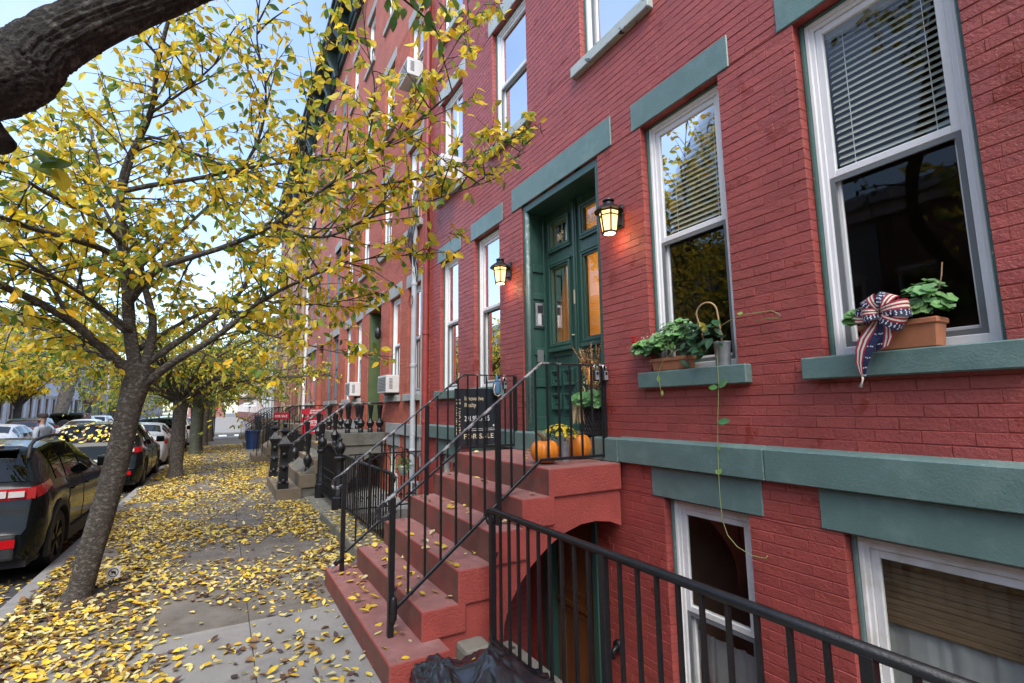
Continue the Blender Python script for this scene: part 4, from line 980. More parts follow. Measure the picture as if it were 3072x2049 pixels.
b = MB(); b.box(W+.3, W+.36, 11.43, 12.60, 1.42, 4.13); od = b.build('door', M['olive_door'], hB)
b = MB()
for z0, z1 in ((1.55, 2.2), (2.35, 3.2), (3.35, 4.0)):
    for y0, y1 in ((11.55, 11.97), (12.06, 12.48)): ring(b, W+.275, W+.30, y0, y1, z0, z1, .05)
b.build('panel_moulding', M['olive_door'], od, bevel=.004)
b = MB(); b.box(W+.02, W+.3, 12.53, 12.595, 1.42, 4.12); b.box(W+.02, W+.3, 11.435, 11.50, 1.42, 4.12); b.build('door_surround', M['olive_door'], hB)
b = MB(); b.lathe([(.03, 0), (.07, .06), (.08, .2), (.03, .27), (.01, .3)], (W-.1, 11.3, 3.3), 8); b.build('porch_lamp', M['iron_black'], hB, smooth=True)

def ac_unit(y0, y1, z0, d, label):
    t = thing('air_conditioner', label, 'air conditioner', (W-d/2, (y0+y1)/2, z0), 'window air conditioners on the facades')
    x0 = W-d; z1 = z0+.36
    b = MB(); b.box(x0, W+.09, y0, y1, z0, z1); b.build('case', M['ac_white'], t, bevel=.012)
    b = MB(); b.box(x0-.003, x0, y0+.04, y1-.04, z0+.04, z1-.04); b.build('coil', M['ac_grille'], t)
    for k in range(9):
        b = MB(); z = z0+.06+k*.03; b.box(x0-.007, x0-.003, y0+.04, y1-.04, z, z+.007); b.build('slat', M['ac_white'], t)
    for k in range(8):
        b = MB(); z = z0+.08+k*.028; b.box(x0+.06, x0+d*.5, y0-.004, y0, z, z+.012); b.build('vent_slot', M['ac_grille'], t)
    return t
t = ac_unit(9.98, 10.62, 2.04, .26, 'white air conditioner in the ground floor window right of the olive door')
b = MB(); b.box(W-.15, W-.05, 10.1, 10.5, 1.99, 2.035); b.build('bracket', M['iron_black'], t)
t = ac_unit(13.35, 13.93, 2.06, .26, 'white air conditioner in the ground floor window left of the olive door')
t = ac_unit(6.92, 7.64, 5.36, .32, 'white air conditioner on the red house first floor over wooden board')
b = MB(); b.box(W-.36, W+.02, 6.9, 7.66, 5.315, 5.345); b.build('support_board', M['hoop_wood'], t)
ac_unit(8.85, 9.45, 8.34, .28, 'white air conditioner high on the orange house second floor')

# pipes at the party wall
def pipe(name, y, x, r, z0, z1, m, label, cat, wires=False):
    t = thing(name, label, cat, (x, y, z0))
    b = MB(); b.tube([(x, y, z0), (x, y, z1)], r, 12); b.build('shaft', M[m], t, smooth=True, angle=40)
    z = z0+.5
    while z < z1:
        b = MB(); b.lathe([(r*1.0, 0), (r*1.18, .01), (r*1.18, .06), (r, .07)], (x, y, z), 12); b.build('collar', M[m], t, smooth=True, angle=40); z += 1.55
    return t
t = pipe('downspout', 8.86, W-.075, .052, .42, 5.25, 'grey_paint', 'grey downspout on the orange house next to the red pipe', 'pipe')
b = MB(); b.lathe([(.06, 0), (.09, .06), (.09, .18), (.05, .2)], (W-.08, 8.86, 5.2), 10); b.build('hopper', M['grey_paint'], t, smooth=True, angle=40)
for k in range(9):
    rg = random.Random(k); b = MB(); y = 8.86+rg.uniform(-.12, .25); b.tube([(W-.03, y, 4.2+rg.uniform(-.3, .2)), (W-.12-rg.random()*.1, y+rg.uniform(-.1, .1), 4.9), (W-.10, y+rg.uniform(-.1, .2), 5.3), (W-.05, y+rg.uniform(-.3, .4), 5.9)], .009, 5); b.build('cable', M['black_plastic'], t, smooth=True)
b = MB(); b.tube([(W-.14, 8.86+.11*math.cos(a), 3.72+.11*math.sin(a)) for a in np.linspace(0, 6.28, 20)], .008, 5); b.build('cable_coil', M['black_plastic'], t, smooth=True)
pipe('conduit', 8.56, W-.03, .018, .7, 4.2, 'stone_grey', 'thin grey conduit between grey downspout and red pipe', 'pipe')
pipe('downspout', 8.27, W-.06, .055, -.6, 13.9, 'pipe_red', 'red painted downspout at the left edge of the red house', 'pipe')

# ------------------------------------------------------------------ stone stoop with cast iron balusters
NEWEL = [(.10, 0), (.10, .12), (.085, .14), (.085, .40), (.095, .42), (.085, .45), (.075, .5), (.075, .74), (.09, .78), (.10, .80), (.12, .82), (.12, .86), (.09, .90), (.07, .93), (.045, .96), (.035, 1.02), (.07, 1.06), (.125, 1.085), (.125, 1.11), (.07, 1.14), (.03, 1.17), (.045, 1.21), (.06, 1.24), (.03, 1.27), (.001, 1.275)]
BALU = [(.055, 0), (.055, .10), (.042, .13), (.05, .16), (.075, .23), (.085, .30), (.06, .36), (.035, .40), (.032, .44), (.045, .60), (.055, .74), (.06, .78), (.06, .85)]
def stone_stoop(y0, y1, label):
    t = thing('stoop', label, 'stoop', (1.6, (y0+y1)/2, 0))
    xf = [.96, 1.36, 1.62, 1.88, 2.13]; zt = [.20, .45, .72, .97, 1.22]
    for i in range(5):
        b = MB(); x1 = xf[i+1]+.05 if i < 4 else W-.055; b.box(xf[i], x1, y0, y1, (zt[i-1]-.005) if i else -.1, zt[i]); b.build('step', M['brownstone'] if i < 4 else M['stone_dark'], t, bevel=.012)
    b = MB(); b.prism([(1.40, -1.2), (2.2, -1.2), (2.3, .2), (2.55, .62), (2.8, .76), (W-.06, .78), (W-.06, 1.02), (2.16, 1.02), (1.40, .44)], 'y', y0+.03, y1-.03); b.build('base', M['stone_dark'], t)
    for k, yy in enumerate((y0+.14, y1-.14)):
        n = MB(); n.lathe([(r*1.38, h) if h < 1.0 else (r, h) for r, h in NEWEL], (1.08, yy, .20), 4, a0=45); b = n; b.build('newel_post', M['iron_black'], t, smooth=True, angle=25)
        for zz in (.35, .60, .85): b = MB(); b.lathe([(.02, 0), (.045, .0), (.05, -.01), (.03, -.025), (.001, -.03)], (1.08, yy-.10, zz), 10, 'y'); b.build('rosette', M['iron_black'], t, smooth=True)
        b = MB()
        for q in range(14): b.lathe([(.001, -.008), (.009, 0), (.001, .008)], (.995, yy-.095, .36+q*.045), 5)
        b.build('beading', M['iron_worn'], t, smooth=True, kind='stuff')
        b = MB(); pth = [(1.14, yy, .98), (2.29, yy, 1.84)]
        b.bar(pth[0], pth[1], .085, .05); b.bar((2.26, yy, 1.835), (W-.02, yy, 1.835), .085, .05); b.build('handrail', M['iron_worn'], t, bevel=.016)
        bm_ = None
        spots = [(1.52, .45), (1.78, .72), (2.03, .97)]+[(2.28, 1.22), (2.55, 1.22), (2.75, 1.22), (2.95, 1.22)]
        for x, z in spots:
            top = 1.80 if x > 2.25 else .98+(x-1.14)*(.86/1.15)-.03
            s_ = (top-z)/.85; b = MB(); b.lathe([(r, h*s_) for r, h in BALU], (x, yy, z), 8); b.build('baluster', M['iron_black'], t, smooth=True, angle=35)
    return t
stone_stoop(10.72, 13.10, 'grey stone stoop with cast iron newels and balusters, next door')
# front row of balusters along the landing edge is part of the same stoop in the photograph: low parapet between landing and wall
# gate and posts
def gate_post(y, label):
    t = thing('gate_post', label, 'post', (1.72, y, .0), 'cast iron gate posts')
    b = MB(); b.lathe([(.11, 0), (.11, .28), (.085, .30), (.085, .34), (.075, .36), (.075, .86), (.09, .88), (.10, .92), (.07, .95)], (1.72, y, .0), 8); b.build('shaft', M['iron_black'], t, smooth=True, angle=25)
    b = MB(); b.lathe([(.07, 0), (.04, .02), (.075, .07), (.09, .12), (.075, .18), (.03, .22), (.025, .24), (.04, .265), (.02, .29), (.001, .295)], (1.72, y, .95), 12); b.build('finial', M['iron_black'], t, smooth=True)
gate_post(8.72, 'black cast iron gate post nearest the red stoop'); gate_post(10.45, 'black cast iron gate post beside the stone stoop')
t = thing('iron_gate', 'black cast iron gate with arched top between two gate posts', 'gate', (1.72, 9.6, .1))
b = MB(); pts = [(1.72, 8.85+1.5*k/16, .92+.17*math.sin(math.pi*k/16)) for k in range(17)]; b.tube(pts, .022, 6); b.bar((1.72, 8.85, .14), (1.72, 10.33, .14), .03); b.bar((1.72, 8.85, .62), (1.72, 10.33, .62), .025); b.build('gate_frame', M['iron_black'], t)
for k in range(15):
    y = 8.92+k*.098; zt = .92+.17*math.sin(math.pi*(y-8.85)/1.5)
    b = MB(); b.box(1.711, 1.729, y-.01, y+.01, .14, zt); b.build('bar', M['iron_black'], t)
b = MB()
for k in range(14): b.tube([(1.72, 8.97+k*.098+.03*math.cos(a), .40+.09*math.sin(a)) for a in np.linspace(0, 6.28, 9)], .007, 4, cap=False)
b.build('scrollwork', M['iron_black'], t, kind='stuff')
b = MB(); b.box(1.45, 1.95, 8.62, 10.7, -.4, .03); props(b.build('threshold_stone', M['bluestone'], bevel=.02), kind='structure')
# scrolled cross railing along the party line
t = thing('cross_railing', 'black scrolled iron railing running to the wall at the grey downspout', 'railing', (2.4, 8.5, 0))
b = MB(); b.bar((1.82, 8.5, .97), (W-.02, 8.5, .97), .03, .02); b.bar((1.82, 8.5, .1), (W-.02, 8.5, .1), .03, .02); b.build('rail', M['iron_black'], t)
for k in range(9):
    x = 1.92+k*.13; b = MB(); b.box(x-.008, x+.008, 8.492, 8.508, -.9, .97); b.build('baluster', M['iron_black'], t)
b = MB()
for k in range(5):
    x = 1.99+k*.22
    b.tube([(x-.09+.09*(1-math.cos(a)), 8.5, .76+.18*math.sin(a)) for a in np.linspace(0, 3.14, 9)], .009, 5)
    for s in (-1, 1): b.tube([(x+s*(.045+.03*math.cos(a)*(1-a/14)), 8.5, .25+.05*math.sin(a)*(1-a/14)) for a in np.linspace(0, 9, 16)], .008, 5)
b.build('scrollwork', M['iron_black'], t)
t = thing('hanging_plant', 'small green plant in a white pot hanging behind the stoop railing', 'plant', (2.25, 7.0, .75))
b = MB(); b.lathe([(.05, .78), (.075, .90), (.08, .91), (.07, .91)], (2.25, 7.0, 0), 14); b.build('pot', M['sign_white'], t, smooth=True)
b = MB(); b.tube([(2.25, 7.0, .9), (2.24, 7.0, 1.16), (2.12, 7.0, 1.2), (1.76, 7.0, 1.0), (1.76, 7.0, .95)], .008, 6); b.build('hook', M['iron_black'], t, smooth=True)
g_ = MB(); rg = random.Random(31)
for k in range(90):
    d = Vector((rg.gauss(0, 1), rg.gauss(0, 1), rg.gauss(.4, .8))).normalized(); leaf_geo(g_, Vector((2.25, 7.0, .93))+d*rg.uniform(.02, .12), d+Vector((0, 0, -.3)), (0, 0, 1), .07, .028, jit((.12, .27, .07), rg), rich=False)
g_.build('foliage', M['leaf_garden'], t, fix=False, kind='stuff')

# ------------------------------------------------------------------ houses further along
def far_window(house, y0, y1, z0, z1, trim, sill='stone_grey'):
    b = MB(); ring(b, W+.06, W+.13, y0, y1, z0, z1, .08); b.box(W+.07, W+.12, y0+.08, y1-.08, (z0+z1)/2-.03, (z0+z1)/2+.03)
    w_ = b.build('window', M[trim], house)
    b = MB(); b.quad((W+.10, y0+.08, z0+.08), (W+.10, y1-.08, z0+.08), (W+.10, y1-.08, z1-.08), (W+.10, y0+.08, z1-.08)); b.build('pane', M['dark_glass'], w_, fix=False)
    b = MB(); b.box(W-.06, W+.07, y0-.1, y1+.1, z0-.13, z0); b.build('sill', M[sill], w_)
    b = MB(); b.box(W-.03, W+.07, y0-.1, y1+.1, z1, z1+.25); b.build('lintel', M[sill], w_)
    b = MB(); b.box(W+.15, W+.18, y0-.05, y1+.05, z0-.05, z1+.05); b.build('room_lining', M['interior'], w_)
def far_house(y0, y1, m, trim, label, sill='stone_grey', ribs=None, H=14.0, doorm='wood_door'):
    h = thing('brick_house', label, 'house', (W, (y0+y1)/2, 0))
    w_ = y1-y0; g1 = [y0+w_*f for f in (.11, .27, .70, .87)]; dc = y0+w_*.49; up_ = [y0+w_*f for f in (.12, .37, .63, .88)]
    holes = [(c-.38, c+.38, 2.0, 4.1) for c in g1]+[(dc-.55, dc+.55, 1.42, 4.1)]
    for z0, z1 in ((5.3, 7.05), (8.3, 9.95), (11.3, 12.9)): holes += [(c-.42, c+.42, z0, z1) for c in up_]
    b = MB(); backing(b, W, W+.2, y0+.006, y1, -1.2, H, holes, 0); b.build('wall', M[m], h)
    shell(h, y0+.012, y1, H, 'mortar_orange'); cornice(h, y0+.02, y1, H+.8, 'cornice_green')
    for a, b_, c, d in holes:
        if c != 1.42: far_window(h, a, b_, c, d, trim, sill)
    b = MB(); b.box(W+.14, W+.19, dc-.5, dc+.5, 1.42, 4.08); b.build('door', M[doorm], h)
    b = MB(); b.box(W-.05, W, y0+.02, dc-1.2, 1.2, 1.42); b.box(W-.05, W, dc+1.2, y1-.02, 1.2, 1.42); b.build('water_table', M[sill], h)
    if ribs:
        n = int(w_/.62)
        for k in range(n):
            y = y0+.2+k*.62
            if any(a-.08 < y < b_+.08 for a, b_, c, d in holes): continue
            b = MB(); b.box(W-.10, W-.001, y-.06, y+.06, 1.45, H-1.2); b.build('pilaster', M[ribs], h)
    return h
far_house(16.0, 23.7, 'bricktex_orange', 'blue_trim', 'orange brick house with blue grey windows, third from the camera')
far_house(23.7, 31.5, 'bricktex_brown', 'tan_trim', 'brown brick house with tan ribs, fourth from the camera', 'tan_trim', ribs='tan_trim')
far_house(31.5, 39.3, 'bricktex_brown', 'tan_trim', 'brown brick house with tan ribs, last before the cross street', 'tan_trim', ribs='tan_trim')
pipe('downspout', 23.2, W-.1, .06, .3, 13.5, 'ac_white', 'white downspout between the third and fourth houses', 'pipe')
def plain_stoop(y0, y1, label, m, solid=False):
    t = thing('stoop', label, 'stoop', (1.6, (y0+y1)/2, 0))
    xf = [.92, 1.28, 1.55, 1.82, 2.09]; zt = [.22, .47, .72, .97, 1.22]
    for i in range(5):
        b = MB(); x1 = xf[i+1]+.05 if i < 4 else W-.055; b.box(xf[i], x1, y0, y1, (zt[i-1]-.005) if i else -.1, zt[i]); b.build('step', M[m], t, bevel=.012)
    b = MB(); b.prism([(1.3, -.1), (2.9, -.1), (W-.06, .6), (W-.06, 1.02), (2.14, 1.02), (1.3, .45)], 'y', y0+.03, y1-.03); b.build('base', M[m], t)
    for yy in (y0+.1, y1-.1):
        b = MB(); b.bar((1.0, yy, .98), (2.25, yy, 1.86), .05, .03); b.bar((2.24, yy, 1.855), (W-.02, yy, 1.855), .05, .03); b.bar((1.05, yy, .75), (2.25, yy, 1.62), .03, .02); b.build('handrail', M['iron_black'], t)
        for x in np.arange(1.03, 3.0, .16):
            z = zt[max(i for i in range(5) if xf[i] <= x)]; top = 1.85 if x > 2.25 else .98+(x-1.0)*.704
            b = MB(); b.box(x-.012, x+.012, yy-.012, yy+.012, z, top); b.build('baluster', M['iron_black'], t)
plain_stoop(18.65, 20.9, 'brown stone stoop with plain iron rails behind the cast iron newels', 'brownstone')
plain_stoop(26.4, 28.6, 'brown stone stoop with plain iron rails beside the blue bin', 'brownstone')
plain_stoop(34.2, 36.4, 'farthest stone stoop before the cross street', 'brownstone')
def simple_fence(x, y0, y1, h, label):
    t = thing('iron_fence', label, 'fence', (x, (y0+y1)/2, 0), 'iron fences along the pavement')
    b = MB(); b.bar((x, y0, h), (x, y1, h), .03); b.bar((x, y0, .15), (x, y1, .15), .03); b.build('rail', M['iron_black'], t)
    for y in np.arange(y0+.1, y1, .17): b = MB(); b.box(x-.012, x+.012, y-.012, y+.012, 0, h+.1); b.build('picket', M['iron_black'], t)
simple_fence(1.75, 13.2, 18.5, 1.0, 'iron fence between the stone stoop and the third house stoop')
simple_fence(1.75, 21.0, 26.2, 1.0, 'iron fence in front of the third and fourth houses')
simple_fence(1.75, 28.8, 34.0, 1.0, 'iron fence in front of the last brown house')
b = MB(); b.box(1.6, W, 8.7, 39.2, -.3, -.02); props(b.build('front_yards', M['concrete']), kind='structure')
# real estate signs in the far fences
def red_sign(x0, x1, y, z0, z1, lines, label):
    t = thing('sale_sign', label, 'sign', ((x0+x1)/2, y, z0), 'red sale signs further along')
    b = MB(); b.box(x0, x1, y, y+.02, z0, z1); b.build('board', M['sign_red'], t, bevel=.003)
    for (s, sz, dx, dz, sx) in lines: text(s, sz, (x0+dx, y-.002, z0+dz), FC, M['sign_white'], t, sx=sx, bold=.001)
    for x in (x0+.05, x1-.05): b = MB(); b.box(x-.015, x+.015, y+.021, y+.045, 0, z0+.1); b.build('stake', M['iron_black'], t)
red_sign(1.95, 2.56, 15.4, 1.02, 1.50, [("CHRISTIE'S", .125, .03, .30, .80), ('INTERNATIONAL', .04, .12, .24, .9), ('201-963', .07, .16, .07, .9)], 'red sale sign with large white lettering beyond the stone stoop')
t = red_sign(1.95, 2.56, 15.36, 1.58, 1.74, [('JOHN LIGHTS', .06, .22, .09, .8), ('201-637-6109', .06, .20, .025, .8)], 'narrow red rider sign above the large red sale sign')
red_sign(1.42, 1.88, 17.9, 1.42, 1.63, [('FOR SALE', .11, .04, .06, .78)], 'red sign reading for sale beside the far newel posts')
t = thing('recycling_bin', 'blue recycling bin on the pavement by the fourth house', 'bin', (1.25, 26.0, 0))
b = MB(); b.lathe([(.24, .0), (.30, .75), (.32, .76), (.32, .82), (.28, .82)], (1.22, 25.6, 0), 14); b.build('barrel', mat('bin_blue', (.015, .045, .14), .4, .1, 5), t, smooth=True, angle=40)
# string lights on the third house
t = thing('string_lights', 'string of small lit bulbs hung in front of the third house', 'lights', (2.6, 20, 2.7))
pts = [Vector((2.5, 15.2+k*.5, 2.75-.12*math.sin(k*.8)**2)) for k in range(19)]
b = MB(); b.tube(pts, .008, 5); b.build('cord', M['black_plastic'], t, smooth=True)
for k in (4, 9, 14):
    b = MB(); b.lathe([(.001, -.10), (.03, -.08), (.034, -.05), (.015, 0)], pts[k], 10); b.build('bulb', M['bulb'], t, smooth=True)
# ------------------------------------------------------------------ trees
YEL = [(.88, .68, .05), (.86, .60, .04), (.92, .76, .13), (.80, .68, .08), (.84, .53, .03)]
GRN = [(.16, .27, .05), (.10, .20, .05), (.34, .42, .07), (.22, .31, .06)]
OLV = [(.50, .49, .07), (.62, .54, .07)]
def proj(p):
    d = Vector(p)-CAMP; z = d.dot(fw)
    if z <= .02: return None
    s = 2351/3072; f = 1485.34
    return ((1536+f*d.dot(rt)/z)*s, (1024.5-f*d.dot(up)/z)*s)
LEAFVAR = []
def leaf_variants():
    rg = random.Random(77)
    for c in YEL+GRN+OLV:
        b = MB(); leaf_geo(b, (0, 0, 0), (0, 1, 0), (0, 0, 1), 1, .52, c, rg.uniform(.1, .35), rg.uniform(.0, .25)); me = b.mesh('leaf', M['leaf'], fix=False, smooth=False); LEAFVAR.append((c, me))
leaf_variants()
def put_leaf(name, me, p, d, n, L, parent=None):
    d = Vector(d).normalized(); s = d.cross(Vector(n))
    if s.length < 1e-3: s = d.orthogonal()
    s.normalize(); n = s.cross(d)
    o = link(name, me, None)
    o.matrix_basis = Matrix(((s.x*L, d.x*L, n.x*L, p[0]), (s.y*L, d.y*L, n.y*L, p[1]), (s.z*L, d.z*L, n.z*L, p[2]), (0, 0, 0, 1)))
    if parent: o.parent = parent
    return o
class Tree:
    def __init__(s, seed, pal, lsize=(.08, .115), keep=None): s.rg = random.Random(seed); s.leaves = []; s.twig = MB(); s.pal = pal; s.ls = lsize; s.keep = keep
    def leaf(s, p, d):
        rg = s.rg
        if s.keep and not s.keep(p): return
        dd = Vector(d).normalized()*.55+Vector((rg.gauss(0, .55), rg.gauss(0, .55), rg.gauss(-.6, .5)))
        n = Vector((rg.gauss(0, .8), rg.gauss(0, .8), rg.gauss(.35, .5)))
        s.leaves.append((Vector(p), dd, n, rg.uniform(*s.ls), rg.choice(rg.choices(*s.pal)[0])))
    def twigline(s, p, d, L, r, n, sag=.1, up_=0, mb=None, wob=.25):
        rg = s.rg; p = Vector(p); d = Vector(d).normalized(); pts = [p.copy()]
        for k in range(n):
            d = (d+Vector((rg.gauss(0, wob), rg.gauss(0, wob), rg.gauss(0, wob)+up_-sag*k/n))/n*2).normalized(); p = p+d*(L/n); pts.append(p.copy())
        if s.keep and not s.keep(pts[-1]):
            while len(pts) > 2 and not s.keep(pts[-1]): pts.pop()
        (mb or s.twig).tube(pts, [r*(1-.75*i/(len(pts)-1)) for i in range(len(pts))], 5 if r > .008 else 4, cap=False); return pts
    def dress(s, pts, spacing, L2, n2, leaf_sp, t0=.15, up_=.15, r2=.010, spread=.9):
        rg = s.rg; acc = 0
        tot = sum((b-a).length for a, b in zip(pts[:-1], pts[1:])); run = 0; nxt = tot*t0
        for a, b in zip(pts[:-1], pts[1:]):
            l = (b-a).length
            while nxt < run+l:
                q = a.lerp(b, (nxt-run)/l); d0 = (b-a).normalized()
                d = (d0*.7+Vector((rg.gauss(0, spread), rg.gauss(0, spread), rg.gauss(up_, spread*.6)))).normalized()
                L = L2*rg.uniform(.5, 1.25)
                tw = s.twigline(q, d, L, r2*rg.uniform(.7, 1.2), 5)
                m = max(1, int(n2*L/L2))
                for _ in range(m):
                    i = rg.randrange(1, len(tw)); e = tw[i]; dd = ((tw[i]-tw[i-1]).normalized()*.6+Vector((rg.gauss(0, .8), rg.gauss(0, .8), rg.gauss(0, .6))))
                    t3 = s.twigline(e, dd, L*rg.uniform(.25, .55), .004, 4)
                    for u, v in zip(t3[:-1], t3[1:]):
                        for q_ in range(max(1, int((v-u).length/leaf_sp+rg.random()))): s.leaf(u.lerp(v, rg.random()), v-u)
                    s.leaf(t3[-1], t3[-1]-t3[-2])
                for u, v in zip(tw[1:-1], tw[2:]):
                    for q_ in range(int((v-u).length/(leaf_sp*1.6)+rg.random())): s.leaf(u.lerp(v, rg.random()), v-u)
                nxt += spacing*rg.uniform(.6, 1.4)
            run += l
    def finish(s, t, n_single, rich=True, crown_name='crown'):
        inview = []
        lv = sorted(s.leaves, key=lambda q: (q[0]-CAMP).length-q[3]*8)
        single = []
        rest = []
        for q in lv:
            u = proj(q[0])
            if len(single) < n_single and u and 0 < u[0] < 2351 and 0 < u[1] < 1568: single.append(q)
            else: rest.append(q)
        b = MB()
        for p, d, n, L, c in rest: leaf_geo(b, p, d, n, L, L*.52, jit(c, s.rg, .18), s.rg.uniform(.1, .35), s.rg.uniform(0, .25), rich=rich)
        cr = b.build(crown_name, M['leaf'], t, fix=False, kind='stuff')
        for p, d, n, L, c in single:
            me = next(m for cc, m in LEAFVAR if cc == c); put_leaf('leaf', me, p, d, n, L, cr)
        s.twig.build('twigs', M['bark_dark'], t, fix=False, smooth=True, kind='stuff')
def limb(tr, t, pts, r0, r1, m='bark', name='branch', n=9):
    P = [Vector(p) for p in pts]; Q = []
    for i in range(len(P)-1):       # Catmull-Rom
        a, b, c, d = P[max(i-1, 0)], P[i], P[i+1], P[min(i+2, len(P)-1)]
        for k in range(5):
            u = k/5; Q.append(.5*((2*b)+(c-a)*u+(2*a-5*b+4*c-d)*u*u+(3*b-a-3*c+d)*u**3))
    Q.append(P[-1]); k = len(Q)-1
    rr = [(r0+(r1-r0)*(i/k)**.8)*(1+.10*noise.noise(Q[i]*5)) for i in range(k+1)]
    b = MB(); b.tube(Q, rr, n); b.build(name, M[m], t, smooth=True)
    return Q
def T(*tr): return [at(x, y, 1, d) for x, y, d in tr]
# right hand outline of the crown as grown: no leaves over the house front beyond these
ENV = [(-50, 1190), (60, 1150), (110, 1095), (170, 1060), (215, 1120), (270, 1255), (320, 1210), (380, 1185), (440, 1160), (520, 1085), (575, 1060), (620, 985), (680, 880), (740, 850), (800, 880), (835, 905), (850, 760), (900, 640), (1100, 300)]
def env_ok(p):
    u = proj(p)
    if u is None: return True
    x, y = u
    if y < -50: return True
    if y > 860 and x > -20: return y < 905 and x > 480 and x < 700
    for (ya, xa), (yb, xb) in zip(ENV[:-1], ENV[1:]):
        if ya <= y <= yb:
            lim = xa+(xb-xa)*(y-ya)/(yb-ya)
            return x < lim
    return True
tree = thing('street_tree', 'leaning street tree with yellow leaves nearest the camera on the left', 'tree', (-1.06, 6.3, 0), 'street trees along the kerb')
tr = Tree(5, ([YEL, GRN, OLV], [.60, .23, .17]), lsize=(.076, .112), keep=env_ok)
trunk = T((172, 1392, 6.28), (188, 1345, 6.3), (210, 1265, 6.3), (240, 1165, 6.3), (270, 1050, 6.3), (297, 940, 6.3), (315, 870, 6.3), (318, 835, 6.3))
trunk[0].z = -.05
P = trunk; b = MB(); Q = []
for i in range(len(P)-1):
    for k in range(6): Q.append(P[i].lerp(P[i+1], k/6))
Q.append(P[-1]); n = 20; rows = []
for i, q in enumerate(Q):
    f = i/(len(Q)-1); r = .100+.055*max(0, (.10-f)/.10)**1.6+.05*max(0, (f-.75)/.25)
    row = []
    for k in range(n+1):
        a = 2*math.pi*(k % n)/n; rr = r*(1+.07*noise.noise(Vector((math.cos(a)*1.2, math.sin(a)*1.2, q.z*1.4)))+.05*noise.noise(Vector((math.cos(a)*3, math.sin(a)*3, q.z*4)))+.14*max(0, (.1-f)/.1)*math.cos(a*4+1))
        row.append(q+Vector((math.cos(a)*rr, math.sin(a)*rr, -.30*math.cos(a)*rr)))
    rows.append(row)
b.grid(rows); trunk_o = b.build('trunk', M['bark'], tree, smooth=True)
y6 = 6.25
